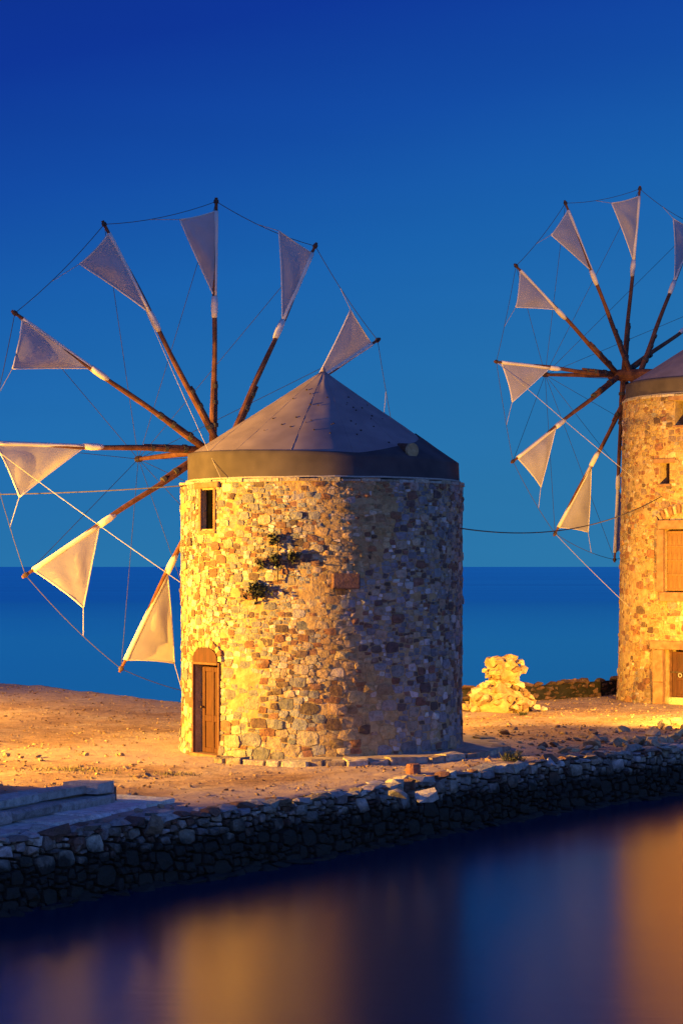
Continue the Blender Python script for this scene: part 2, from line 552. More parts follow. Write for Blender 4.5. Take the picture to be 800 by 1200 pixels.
def far_y(x):
    return (interp(FAR_PTS, x - 0.6) + interp(FAR_PTS, x) + interp(FAR_PTS, x + 0.6)) / 3 + 0.12 * nz(x * 0.8, 3.3)

STEP_A = Vector((-3.62, 31.75)); STEP_D = Vector((-1.27, -2.7)).normalized()      # line of the old steps, running left
STEP_N = Vector((STEP_D.y, -STEP_D.x))                                            # towards the water
if STEP_N.x < 0: STEP_N = -STEP_N
def ground_z(x, y):
    z = 0.035 * nz(x * 0.5, y * 0.5) + 0.018 * nz(x * 2.3, y * 2.3, 5.1) + 0.012 * nz(x * 7, y * 7, 2.2, 2)
    q = Vector((x, y)) - STEP_A
    along = q.dot(STEP_D); off = -q.dot(STEP_N)
    z += 0.30 * sstep(-0.1, 0.5, off) * sstep(-0.3, 0.5, along) * (1 - sstep(1.2, 5.0, off))
    z += 0.22 * sstep(50, 62, y) * sstep(-3, -9, x)           # low rise behind on the left
    z += 0.10 * sstep(6.5, 9, x) * sstep(47, 44, y)           # rubble bank at the right
    z -= 0.05 * (1 - sstep(0.2, 0.9, y - wall_y(x)))
    return z
xs = []
x = -60.0
while x < 60.0:
    xs.append(x)
    d = 0.11 if -11.5 < x < 13 else min(0.11 + 0.12 * (min(abs(x + 11.5), abs(x - 13))), 4)
    x += d
xs.append(60.0)
NJ = 300
gv = []; gf = []
for x in xs:
    y0 = wall_y(x) + 0.12; y1 = far_y(x)
    gv.append((x, y0, -1.4))
    for j in range(NJ + 1):
        t = j / NJ
        y = y0 + (y1 - y0) * t
        gv.append((x, y, ground_z(x, y)))
    gv.append((x, y1 + 0.5, -0.18)); gv.append((x, y1 + 4.0, -1.6))
NR = NJ + 4
for i in range(len(xs) - 1):
    for j in range(NR - 1):
        a = i * NR + j
        gf.append((a, a + NR, a + NR + 1, a + 1))
def pale_mask(x, y):
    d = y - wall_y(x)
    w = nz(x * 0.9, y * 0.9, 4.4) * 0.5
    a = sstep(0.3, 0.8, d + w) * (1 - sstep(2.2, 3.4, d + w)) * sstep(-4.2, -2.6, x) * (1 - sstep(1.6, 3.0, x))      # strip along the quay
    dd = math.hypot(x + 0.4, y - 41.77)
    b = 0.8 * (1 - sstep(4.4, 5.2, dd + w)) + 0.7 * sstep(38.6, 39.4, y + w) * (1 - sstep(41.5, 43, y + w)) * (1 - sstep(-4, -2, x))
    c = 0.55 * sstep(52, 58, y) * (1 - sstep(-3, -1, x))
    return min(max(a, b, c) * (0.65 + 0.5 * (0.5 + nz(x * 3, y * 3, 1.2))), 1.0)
gcol = [(pale_mask(p[0], p[1]),) * 3 if -12 < p[0] < 14 else (0, 0, 0) for p in gv]
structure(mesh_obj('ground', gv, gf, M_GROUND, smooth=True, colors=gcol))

# the sea reaches the horizon; the sheltered harbour water lies on it as a thin calm sheet
S = 40000.0
ring = [(-S, -S), (S, -S), (S, S), (-S, S)]
structure(mesh_obj('sea', [(-S, -2000, WATER_Z - 0.004), (S, -2000, WATER_Z - 0.004), (S, S, WATER_Z - 0.004), (-S, S, WATER_Z - 0.004)], [(0, 1, 2, 3)], M_SEA))
hv = []; hf = []
hx = [x for x in xs if -60 <= x <= 60][::6] + [60.0]
for x in hx:
    hv.append((x, -40.0, WATER_Z)); hv.append((x, wall_y(x) + 0.6, WATER_Z))
for i in range(len(hx) - 1):
    hf.append((2 * i, 2 * i + 2, 2 * i + 3, 2 * i + 1))
structure(mesh_obj('harbour_water', hv, hf, M_HARBOUR))

# ------------------------------------------------------------------ rubble masonry as cells
def clip(poly, nx, ny, c):
    """keep nx*x + ny*y <= c"""
    out = []
    n = len(poly)
    for i in range(n):
        a = poly[i]; b = poly[(i + 1) % n]
        da = nx * a[0] + ny * a[1] - c; db = nx * b[0] + ny * b[1] - c
        if da <= 0: out.append(a)
        if (da < 0 < db) or (db < 0 < da):
            t = da / (da - db)
            out.append((a[0] + (b[0] - a[0]) * t, a[1] + (b[1] - a[1]) * t))
    return out
def rubble_cells(r, length, z0, z1, size_at, gap, wrap, aspect=1.5, holes=(), keep=None):
    """irregular coursed rubble: list of polygons in (s, z)"""
    k = aspect
    cell = 0.4
    sites = []
    bins = {}
    def near(a, b):
        ci, cj = int(math.floor(a / cell)), int(math.floor(b / cell))
        for p in (ci - 1, ci, ci + 1):
            for q in (cj - 1, cj, cj + 1):
                yield from bins.get((p, q), ())
    area = length * (z1 - z0) * k
    # big stones first, then middling ones, then small pinning stones in the gaps
    for (lo, hi, dens, slack) in ((0.95, 1.45, 0.55, 1.0), (0.55, 0.9, 3.2, 0.93), (0.30, 0.48, 6.0, 0.9)):
        m = 0.5 * (lo + hi) * size_at(0.5)
        for _ in range(int(dens * area / (PI * m * m))):
            a = r.uniform(0, length); zz = r.uniform(z0, z1)
            R_ = r.uniform(lo, hi) * size_at((zz - z0) / (z1 - z0))
            if keep and not keep(a): continue
            b = zz * k
            if any((a - p) ** 2 + (b - q) ** 2 < (slack * (R_ + t)) ** 2 for (_i, p, q, t) in near(a, b)): continue
            n_ = len(sites)
            sites.append((a, zz, R_ * R_))
            for sh in ((0, length, -length) if wrap else (0,)):
                if sh and not (-1.2 < a + sh < length + 1.2): continue
                bins.setdefault((int(math.floor((a + sh) / cell)), int(math.floor(b / cell))), []).append((n_, a + sh, b, R_))
    polys = []
    for i, (s, z, w) in enumerate(sites):
        bad = False
        cuts = []
        for (ha, hb, hc, hd) in holes:
            ss = s
            if wrap:
                m = (ha + hb) / 2
                while ss - m > length / 2: ss -= length
                while ss - m < -length / 2: ss += length
            if ha < ss < hb and hc < z < hd:
                bad = True; break
            if ha - 0.6 < ss < hb + 0.6 and hc - 0.6 < z < hd + 0.6:
                d = [(ha - ss, (1, 0), ha - ss + s), (ss - hb, (-1, 0), -(hb - ss + s)), (hc - z, (0, 1), hc * k), (z - hd, (0, -1), -hd * k)]
                cuts.append(max(d, key=lambda q: q[0]))
        if bad: continue
        zz = z * k
        poly = [(s - 0.6, max(zz - 0.6, z0 * k)), (s + 0.6, max(zz - 0.6, z0 * k)), (s + 0.6, min(zz + 0.6, z1 * k)), (s - 0.6, min(zz + 0.6, z1 * k))]
        g = gap * r.uniform(0.6, 1.5)
        ci, cj = int(math.floor(s / cell)), int(math.floor(zz / cell))
        rs_ = math.sqrt(w)
        for a in range(ci - 2, ci + 3):
            for b in range(cj - 2, cj + 3):
                for (j, s2, z2, r_2) in bins.get((a, b), ()):
                    if j == i and abs(s2 - s) < 1e-6: continue
                    dx, dy = s2 - s, z2 - zz
                    L = math.hypot(dx, dy)
                    if L < 1e-4 or L > 2.0 * (rs_ + r_2) + 0.10: continue
                    dist = (L * L + w - r_2 * r_2) / (2 * L)
                    dist -= g / 2
                    ang = math.atan2(dy, dx)                 # joints lean towards level beds and upright perpends
                    ax = round(ang / (PI / 2)) * (PI / 2)
                    hsh = math.sin((s + s2) * 91.7 + (zz + z2) * 47.3) * 0.10
                    ang = ax + (ang - ax) * 0.38 + hsh
                    nx, ny = math.cos(ang), math.sin(ang)
                    poly = clip(poly, nx, ny, nx * (s + dx / L * dist) + ny * (zz + dy / L * dist))
                    if len(poly) < 3: break
                if len(poly) < 3: break
            if len(poly) < 3: break
        for (d, (nx, ny), c) in cuts:
            if len(poly) >= 3:
                poly = clip(poly, nx, ny, c)
        if len(poly) < 3: continue
        # drop tiny edges
        q = []
        for p in poly:
            if not q or math.hypot(p[0] - q[-1][0], p[1] - q[-1][1]) > 0.012: q.append(p)
        if len(q) > 2 and math.hypot(q[0][0] - q[-1][0], q[0][1] - q[-1][1]) < 0.012: q.pop()
        if len(q) < 3: continue
        q = [(p[0], p[1] / k) for p in q]
        q = [(p[0] + 0.022 * mnoise.noise(Vector((p[0] * 5.5, p[1] * 5.5, 1.7))), p[1] + 0.026 * mnoise.noise(Vector((p[0] * 4.0, p[1] * 5.5, 9.1)))) for p in q]
        ar = 0.5 * abs(sum(q[t][0] * q[(t + 1) % len(q)][1] - q[(t + 1) % len(q)][0] * q[t][1] for t in range(len(q))))
        if ar < 0.0012: continue
        polys.append(((sum(p[0] for p in q) / len(q), sum(p[1] for p in q) / len(q)), q, ar))
    return polys
def stone_shape(r, cen, poly, put, proud, sink):
    """a cushion shaped stone on a polygon; put(s, z, d) -> world"""
    pts = []
    n = len(poly)
    for i in range(n):                         # knock the corners off
        a = poly[i - 1]; b = poly[i]; c = poly[(i + 1) % n]
        k = r.uniform(0.03, 0.20)
        pts.append((b[0] + (a[0] - b[0]) * k, b[1] + (a[1] - b[1]) * k))
        pts.append((b[0] + (c[0] - b[0]) * k, b[1] + (c[1] - b[1]) * k))
    jt = 0.05 * min(max(abs(p[0] - cen[0]) for p in pts), 0.2)
    pts = [(p[0] + r.uniform(-jt, jt), p[1] + r.uniform(-jt, jt)) for p in pts]
    m = len(pts)
    ins = r.uniform(0.02, 0.08)
    ta, tb = r.uniform(-0.5, 0.5), r.uniform(-0.6, 0.6)
    size = max(max(abs(p[0] - cen[0]) for p in pts), 0.05)
    v = [put(p[0], p[1], -sink) for p in pts]
    for p in pts:
        q = (p[0] + (cen[0] - p[0]) * ins, p[1] + (cen[1] - p[1]) * ins)
        tl = (q[0] - cen[0]) / size * ta + (q[1] - cen[1]) / size * tb
        v.append(put(q[0], q[1], proud * (0.75 + 0.45 * tl) * r.uniform(0.85, 1.1)))
    v.append(put(cen[0], cen[1], proud * r.uniform(1.0, 1.3)))
    f = []
    for i in range(m):
        j = (i + 1) % m
        f.append((i, j, m + j, m + i))
        f.append((m + i, m + j, 2 * m))
    return v, f

def stone_tower(root, r, cx, cy, r_base, r_top, H, size_at, holes_th, gap, pal_at, nmax=300):
    """mortar core with openings plus every stone proud of it; the best seen stones are objects of their own"""
    R0 = (r_base + r_top) / 2
    def rad(z):
        return r_base + (r_top - r_base) * min(max(z / H, 0), 1) + 0.06 * math.exp(-max(z, 0) / 0.35)
    def put(s, z, d):
        th = s / R0
        q = rad(z) + d + 0.012 * nz(s * 0.9, z * 0.9, 7.7)
        return Vector((cx + q * math.sin(th), cy - q * math.cos(th), z))
    Z0 = -0.12
    # core shell, cut at the openings
    ths = [-PI + 2 * PI * i / 120 for i in range(120)]
    zs = [Z0 + (H - Z0) * i / 40 for i in range(41)]
    for (ta, tb, za, zb) in holes_th:
        ths = [t for t in ths if abs(t - ta) > 0.012 and abs(t - tb) > 0.012] + [ta, tb]
        zs = [z for z in zs if abs(z - za) > 0.03 and abs(z - zb) > 0.03] + [za, zb]
    ths.sort(); zs = sorted(set(max(z, Z0) for z in zs))
    v = []; f = []
    nt_ = len(ths); thick = 0.5
    for z in zs:
        for t in ths:
            v.append(put(t * R0, z, -0.002 + 0.010 * nz(t * 9, z * 3)))
    nin = len(v)
    for z in zs:
        for t in ths:
            q = rad(z) - thick
            v.append(Vector((cx + q * math.sin(t), cy - q * math.cos(t), z)))
    def inhole(i, j):
        i %= nt_
        t0 = ths[i]; t1 = ths[i + 1] if i + 1 < nt_ else ths[0] + 2 * PI
        tm = (t0 + t1) / 2; zm = (zs[j] + zs[j + 1]) / 2
        return any(a < tm < b and c < zm < d for (a, b, c, d) in holes_th)
    nz_ = len(zs)
    for j in range(nz_ - 1):
        for i in range(nt_):
            i2 = (i + 1) % nt_
            a, b, c, d = j * nt_ + i, j * nt_ + i2, (j + 1) * nt_ + i2, (j + 1) * nt_ + i
            if not inhole(i, j):
                f.append((a, b, c, d))
                f.append((nin + d, nin + c, nin + b, nin + a))
                if inhole(i + 1, j): f.append((b, nin + b, nin + c, c))
                if inhole(i - 1, j): f.append((nin + a, a, d, nin + d))
                if j + 1 < nz_ - 1 and inhole(i, j + 1): f.append((d, c, nin + c, nin + d))
                if j > 0 and inhole(i, j - 1): f.append((nin + a, nin + b, b, a))
    for i in range(nt_):
        i2 = (i + 1) % nt_
        a, b = (nz_ - 1) * nt_ + i, (nz_ - 1) * nt_ + i2
        f.append((a, b, nin + b, nin + a))
    wall = mesh_obj('tower_wall', v, f, M_MORTAR, root)
    L = 2 * PI * R0
    cam_th = math.atan2(-cx, cy)
    cells = rubble_cells(r, L, Z0, H - 0.03, size_at, gap, True, holes=[(a * R0 - 0.02, b * R0 + 0.02, c - 0.02, d + 0.02) for (a, b, c, d) in holes_th],
                         keep=lambda a: math.cos(a / R0 - cam_th) > -0.62)
    made = []
    for (cen, poly, ar) in cells:
        proud = (r.uniform(0.004, 0.022) if r.random() < 0.8 else r.uniform(0.02, 0.045)) * min(1.0, math.sqrt(ar) / 0.18) - (0.012 if r.random() < 0.12 else 0.0)
        v, f = stone_shape(r, cen, poly, put, proud, 0.06)
        c = put(cen[0], cen[1], 0)
        th = cen[0] / R0
        nv = Vector((math.sin(th), -math.cos(th), 0))
        view = (Vector((0, 0, CAMZ)) - c).normalized()
        px, py = to_pix(c)
        face = nv.dot(view)
        seen = ar * face if (face > 0.05 and -5 < px < 805) else -1
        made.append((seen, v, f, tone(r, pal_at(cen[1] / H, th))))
    made.sort(key=lambda q: -q[0])
    rest = MB()
    for i, (seen, v, f, c) in enumerate(made):
        if i < nmax and seen > 0:
            mesh_obj('stone', v, f, M_STONE, wall, color=c)
        else:
            rest.add(v, f, c)
    stuff(rest.build('stones', M_STONE, wall))
    return wall, put, rad

def frame_at(cx, cy, th, R):
    n = Vector((math.sin(th), -math.cos(th), 0)); t = Vector((math.cos(th), math.sin(th), 0))
    return Vector((cx, cy, 0)) + n * R, t, Vector((0, 0, 1)), n

# ------------------------------------------------------------------ the sail wheel, cap, ropes
HUB_OFF = {0: 0.36, 30: 0.18, 60: -0.5, 90: 0.08, 120: -0.22, 150: 0.28}
def sail_wheel(root, r, hub, az, tilt, phase, R, tip_off, centre, tail_len, tail_z, clew_adj):
    n = Vector((-math.sin(az) * math.cos(tilt), math.cos(az) * math.cos(tilt), math.sin(tilt)))
    u = Vector((math.cos(az), math.sin(az), 0))
    v = u.cross(n)
    if v.z < 0: v = -v
    def P(rr, deg, off):
        q = math.radians(deg) + phase
        return hub + n * off + (u * math.cos(q) + v * math.sin(q)) * rr
    # axle: through the cap, its tail end shows on the other side
    a0 = centre + Vector((tail_len[0], tail_len[1], tail_z))
    vv, ff = tube([a0, hub - n * 1.6, hub - n * 0.75, hub + n * 0.1, hub + n * 0.6], [0.135, 0.17, 0.19, 0.18, 0.13], 12)
    mesh_obj('axle', vv, ff, M_WOOD, root, smooth=False)
    e = (a0 - hub).normalized()
    vv, ff = tube([a0 - e * 0.02, a0 + e * 0.035], [0.15, 0.145], 14)
    mesh_obj('axle_end', vv, ff, M_MORTAR, root)
    bow = hub + n * 3.15
    vv, ff = tube([hub + n * 0.5, hub + n * 1.6, bow], [0.085, 0.07, 0.045], 9)
    mesh_obj('bowsprit', vv, ff, M_WOOD, root)
    vv, ff = tube([bow - n * 0.10, bow + n * 0.06], [0.075, 0.075], 10)
    mesh_obj('bowsprit_ring', vv, ff, M_IRON, root)
    tips = {}
    for k in range(12):
        deg = 30 * k
        o0 = HUB_OFF[deg % 180]; o1 = tip_off.get(deg, o0)
        def S(t, side=0.0, o0=o0, o1=o1, deg=deg):
            p = P(R * t, deg, o0 + (o1 - o0) * t)
            return p + (n.cross(P(1, deg, 0) - hub)) * side
        ph = r.uniform(0, 6)
        path = []; rad = []
        for i in range(15):
            t = i / 14
            w = 0.022 * math.sin(ph + t * 9) * min(1, 5 * t * (1 - t))
            path.append(S(t, w))
            rad.append((0.074 - 0.041 * t) * r.uniform(0.93, 1.07))
        vv, ff = tube(path, rad, 9)
        sp = mesh_obj('spoke', vv, ff, M_WOOD, root)
        # inner strengthening spar with lashings
        vv, ff = tube([S(0.0, 0.03), S(0.14, 0.055), S(0.27 + r.uniform(-.03, .03), 0.075)], [0.062, 0.056, 0.03], 8)
        mesh_obj('inner_spar', vv, ff, M_WOOD, sp)
        for t in (0.10, 0.19, 0.255):
            d = (S(t + 0.004, 0.03) - S(t - 0.004, 0.03))
            vv, ff = tube([S(t, 0.03) - d, S(t, 0.03) + d], 0.112 - 0.13 * t, 9)
            mesh_obj('lashing', vv, ff, M_ROPE_DARK, sp)
        vv, ff = tube([S(0.978), S(0.985), S(0.992)], [0.052, 0.058, 0.052], 8)
        mesh_obj('tip_band', vv, ff, M_IRON, sp)
        # triangular sail, laced to the outer third of the spoke
        ca, cr = clew_adj.get(deg, (11.8, 0.908))
        tin = {180: 0.56, 240: 0.565}.get(deg, 0.605)
        L0 = S(0.948); L1 = S(tin)
        C = P(R * cr, deg + ca, (o1 + tip_off.get((deg + 30) % 360, HUB_OFF[(deg + 30) % 180])) / 2 - 0.05)
        N = 12
        belly = r.uniform(0.04, 0.14); r_fold = r.uniform(0.012, 0.035)
        vs_ = []; idx = {}
        for i in range(N + 1):
            for j in range(N + 1 - i):
                b0 = i / N; b1 = j / N; b2 = 1 - b0 - b1          # L0, L1, C
                p = L0 * b0 + L1 * b1 + C * b2
                e01 = b0 * b1 * 4; e0c = b0 * b2 * 4; e1c = b1 * b2 * 4
                p = p + (L1 - L0) * 0.014 * e0c + (L0 - L1) * 0.008 * e1c        # hollow cut edges
                fold = math.sin(13 * b0 / (b0 + b1 + 0.02) + ph) * r_fold * b2 * (1 - b2) * 4
                p = p - n * (belly * (b0 * b1 * b2 * 27) * 1.0 + fold + 0.03 * (e0c + e1c) * 0.5)
                idx[(i, j)] = len(vs_)
                vs_.append(p)
        fs_ = []
        for i in range(N):
            for j in range(N - i):
                fs_.append((idx[(i, j)], idx[(i + 1, j)], idx[(i, j + 1)]))
                if j < N - i - 1:
                    fs_.append((idx[(i + 1, j)], idx[(i + 1, j + 1)], idx[(i, j + 1)]))
        mesh_obj('sail', vs_, fs_, M_SAIL, sp, smooth=True)
        hm = MB()
        hm.add(*tube([vs_[idx[(i, 0)]] for i in range(N + 1)], 0.017, 6))
        hm.add(*tube([vs_[idx[(0, j)]] for j in range(N + 1)], 0.017, 6))
        hm.add(*tube([S(0.948 - (0.948 - tin) * i / 8, 0.0) for i in range(9)], 0.052, 8))
        hm.build('hem', M_HEM, sp, smooth=True)
        vv, ff = tube([S(tin + 0.005), S(tin - 0.025), S(tin - 0.055), S(tin - 0.08)], [0.066, 0.076, 0.074, 0.056], 9)
        mesh_obj('sail_wrap', vv, ff, M_HEM, sp, smooth=True)
        tips[deg] = (S(0.985), C)
    for deg in tips:
        a = tips[deg][0]; b = tips[(deg + 30) % 360][0]
        vv, ff = tube(sag_path(a, b, 0.10, 8), 0.0075, 6)
        mesh_obj('rim_rope', vv, ff, M_ROPE_DARK, root)
        vv, ff = tube([bow, a], 0.0065, 5)
        mesh_obj('stay_rope', vv, ff, M_ROPE_DARK, root)
        m = a.lerp(b, 0.60) - Vector((0, 0, 0.10 * 0.96))
        vv, ff = tube([tips[deg][1], m], 0.0075, 5)
        mesh_obj('sheet_rope', vv, ff, M_ROPE, root)
    return tips, n

def mill_cap(root, r, cx, cy, z0, z1, Rs, apex, tilt_fn, cover_fn):
    """conical tarpaulin cap with a skirt sheet tied round it"""
    NT = 96; NRr = 16
    v = []; f = []
    ribs = 14
    def cone(th, t, d=0.0):
        q = Rs * (1 - t)
        ze = z1 + tilt_fn(th) * (1 - t)
        sag = 0.006 * math.sin(PI * t) * (0.5 + 0.5 * math.cos(ribs * th)) + 0.012 * nz(th * 3, t * 6, 1.3)
        z = ze + (apex - z1) * t - sag
        return Vector((cx + (q + d * 0.6) * math.sin(th), cy - (q + d * 0.6) * math.cos(th), z + d * 0.8))
    for k in range(NRr + 1):
        t = k / NRr * 0.995
        for i in range(NT):
            v.append(cone(2 * PI * i / NT, t))
    for k in range(NRr):
        for i in range(NT):
            i2 = (i + 1) % NT
            f.append((k * NT + i, k * NT + i2, (k + 1) * NT + i2, (k + 1) * NT + i))
    f.append(tuple(NRr * NT + i for i in range(NT)))
    cap = mesh_obj('cap', v, f, M_CAP, root, smooth=True)
    # seams running up the cone
    for k in range(ribs):
        th = 2 * PI * (k + 0.5) / ribs
        vv, ff = tube([cone(th, 0.985 * j / 10, 0.0) for j in range(11)], 0.003, 5)
        mesh_obj('seam', vv, ff, M_CAP, cap, smooth=True)
    # little eyelets and patches on the cone
    for k in range(34):
        th = r.uniform(-0.75, 0.95); t = r.uniform(0.12, 0.78)
        s = r.uniform(0.008, 0.022)
        a = cone(th, t, 0.002); b = cone(th, t, 0.016)
        vv, ff = tube([a, b], s, 6)
        mesh_obj('patch', vv, ff, M_IRON, cap)
    # skirt
    v = []; f = []
    NS = 8
    for i in range(NT):
        th = 2 * PI * i / NT
        ths = th if th <= PI else th - 2 * PI
        wav = 0.018 * nz(th * 4.0, 2.2) + 0.010 * math.sin(9 * th)
        for k in range(NS + 1):
            t = k / NS
            q = Rs + 0.020 + wav * (1 - t) + 0.012 * (1 - t)
            v.append(Vector((cx + q * math.sin(th), cy - q * math.cos(th), z0 + (z1 + tilt_fn(th) + 0.01 - z0) * t)))
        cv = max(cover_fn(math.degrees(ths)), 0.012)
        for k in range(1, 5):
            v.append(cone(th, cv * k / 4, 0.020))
    M_ = NS + 5
    for i in range(NT):
        i2 = (i + 1) % NT
        for k in range(M_ - 1):
            f.append((i * M_ + k, i2 * M_ + k, i2 * M_ + k + 1, i * M_ + k + 1))
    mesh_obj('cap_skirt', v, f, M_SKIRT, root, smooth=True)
    # cord round the foot of the skirt
    vv, ff = tube([Vector((cx + (Rs + 0.045) * math.sin(2 * PI * i / 72), cy - (Rs + 0.045) * math.cos(2 * PI * i / 72), z0 + 0.02 + 0.012 * nz(i * 0.5, 1.1))) for i in range(73)], 0.020, 6)
    mesh_obj('skirt_cord', vv, ff, M_ROPE, root)
    # finial
    vv, ff = tube([cone(0, 0.96) * 0 + Vector((cx, cy, apex - 0.12)), Vector((cx, cy, apex + 0.02)), Vector((cx, cy, apex + 0.06))], [0.07, 0.035, 0.01], 9)
    mesh_obj('finial', vv, ff, M_CAP, root, smooth=True)

def coping(root, r, cx, cy, R, z, n, mat=M_STONE):
    """thin pale slabs round the wall head"""
    for i in range(n):
        a = 2 * PI * (i + r.uniform(0.0, 0.05)) / n; b = 2 * PI * (i + 1 - r.uniform(0.0, 0.06)) / n
        pr = r.uniform(0.02, 0.06); h = r.uniform(0.045, 0.075)
        v = []
        for (q, zz) in ((R - 0.35, z), (R + pr, z + r.uniform(-.008, .008)), (R + pr - 0.01, z + h), (R - 0.35, z + h)):
            v.append(Vector((cx + q * math.sin(a), cy - q * math.cos(a), zz)))
        for (q, zz) in ((R - 0.35, z), (R + pr * 0.9, z + r.uniform(-.008, .008)), (R + pr * 0.9 - 0.01, z + h), (R - 0.35, z + h)):
            v.append(Vector((cx + q * math.sin(b), cy - q * math.cos(b), zz)))
        f = [(3, 2, 1, 0), (4, 5, 6, 7), (0, 1, 5, 4), (1, 2, 6, 5), (2, 3, 7, 6), (3, 0, 4, 7)]
        mesh_obj('coping_slab', v, f, mat, root, color=tone(r, [(0.42, 0.35, 0.25), (0.34, 0.27, 0.19), (0.5, 0.45, 0.38)]))

def panel_door(name, root, fr, u0, u1, z0, z1, d, mat, r, panels=True, leaf_label=None):
    o, t, up, n = fr
    leaf = mesh_obj(name, *box_frame(o, t, up, n, u0, u1, z0, z1, d - 0.05, d), mat, root)
    W = u1 - u0; H = z1 - z0
    # stiles and rails proud of the leaf
    for (a, b) in ((0.0, 0.14), (0.45, 0.56), (0.86, 1.0)):
        mesh_obj('stile', *box_frame(o, t, up, n, u0 + a * W + 0.003, u0 + b * W - 0.003, z0 + 0.004, z1 - 0.004, d - 0.01, d + 0.022, 0.006), mat, leaf)
    for (a, b) in ((0.0, 0.06), (0.36, 0.44), (0.94, 1.0)):
        for (c, e) in ((0.14, 0.45), (0.56, 0.86)):
            mesh_obj('rail', *box_frame(o, t, up, n, u0 + c * W, u0 + e * W, z0 + a * H + 0.004, z0 + b * H - 0.004, d - 0.01, d + 0.019, 0.005), mat, leaf)
    return leaf

# ------------------------------------------------------------------ lower mill
C1 = Vector((-0.40, 41.77, 0)); R1b, R1t, H1 = 2.835, 2.865, 5.36
r1 = random.Random(11)
mill1 = empty('windmill', C1)
tag(mill1, 'squat round stone windmill with arched brown door and pale triangular sails, plants on its wall', 'windmill', 'stone windmills on the quay')
th_d, zd0 = hit(242, 886, C1.x, C1.y, R1b)
_, zd1 = hit(242, 779, C1.x, C1.y, R1b)
_, za1 = hit(242, 760, C1.x, C1.y, R1b)
th_w, zw0 = hit(243, 620, C1.x, C1.y, R1t)
_, zw1 = hit(243, 574, C1.x, C1.y, R1t)
dw = 0.41 / R1b; ww = 0.205 / R1t
zd0 = max(zd0, 0.02)
R1 = (R1b + R1t) / 2
th_b, zb0 = hit(405, 681, C1.x, C1.y, R1b)
holes1 = [(th_d - dw, th_d + dw, zd0, zd1), (th_w - ww, th_w + ww, zw0, zw1)]
PAL_SHADE = [(0.34, 0.29, 0.23)] * 3 + [(0.26, 0.26, 0.27)] * 4 + [(0.18, 0.18, 0.2)] * 3 + [(0.2, 0.11, 0.08)] * 3 + [(0.5, 0.48, 0.45)] * 2 + [(0.12, 0.09, 0.08)] * 2 + [(0.4, 0.33, 0.24)] * 2  # greyer, cooler stones: shade of the unlit side put into their colour
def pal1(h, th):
    return PAL_SHADE if th > 0.35 + 0.2 * math.sin(9 * h) else PAL
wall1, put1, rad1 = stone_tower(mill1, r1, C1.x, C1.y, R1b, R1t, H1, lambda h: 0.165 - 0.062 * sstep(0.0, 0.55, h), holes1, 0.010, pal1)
coping(mill1, r1, C1.x, C1.y, R1t, H1 - 0.035, 46)
# door
fr = frame_at(C1.x, C1.y, th_d, rad1(1.0))
hw = 0.41
leaf = panel_door('door', mill1, fr, -hw + 0.06, hw - 0.03, zd0 + 0.03, zd1 - 0.05, -0.17, M_DOOR, r1)
vv, ff = tube([fr[0] + fr[1] * (-hw + 0.11) + fr[2] * (zd0 + 0.92) + fr[3] * (-0.14), fr[0] + fr[1] * (-hw + 0.11) + fr[2] * (zd0 + 0.92) + fr[3] * (-0.08)], 0.022, 8)
mesh_obj('door_knob', vv, ff, M_IRON, leaf)
dfm = mesh_obj('door_frame', *box_frame(*fr, -hw - 0.05, -hw, zd0, zd1 + 0.05, -0.28, 0.035, 0.008), M_FRAMEWOOD, mill1)
mesh_obj('jamb', *box_frame(*fr, hw, hw + 0.045, zd0, zd1 + 0.05, -0.28, 0.012, 0.008), M_FRAMEWOOD, dfm)
mesh_obj('lintel', *box_frame(*fr, -hw - 0.001, hw + 0.001, zd1, zd1 + 0.052, -0.3, 0.032, 0.008), M_FRAMEWOOD, dfm)
mesh_obj('threshold', *box_frame(*fr, -hw - 0.06, hw + 0.08, zd0 - 0.1, zd0 + 0.028, -0.4, 0.10, 0.015), M_DRESSED, mill1)
# pointed tympanum over the door with a ring of small stones
NA = 14
hh = za1 - zd1 - 0.03
base_z = zd1 + 0.055
arc = []
for i in range(NA + 1):
    q = PI * i / NA
    arc.append((-(hw + 0.015) * math.cos(q), base_z + hh * math.sin(q) ** 0.8))
v = [fr[0] + fr[1] * a + fr[2] * b + fr[3] * 0.035 for a, b in arc] + [fr[0] + fr[1] * a + fr[2] * b - fr[3] * 0.05 for a, b in arc]
f = [tuple(range(NA, -1, -1))] + [(i, i + 1, NA + 2 + i, NA + 1 + i) for i in range(NA)]
mesh_obj('tympanum', v, f, M_DOOR, mill1)
for i in range(12):
    q = PI * (i + 0.5) / 12
    a = -(hw + 0.075) * math.cos(q); b = base_z + (hh + 0.07) * math.sin(q) ** 0.8
    e = Vector((0, 0, 0))
    t2 = (fr[1] * math.sin(q) + fr[2] * math.cos(q)).normalized(); u2 = (-fr[1] * math.cos(q) + fr[2] * math.sin(q)).normalized()
    mesh_obj('arch_stone', *box_frame(fr[0] + fr[1] * a + fr[2] * b, t2, u2, fr[3], -0.052, 0.052, -0.055, 0.06 + r1.uniform(0, .03), -0.06, 0.022, 0.008, 0.006, r1), M_STONE, mill1, color=tone(r1))
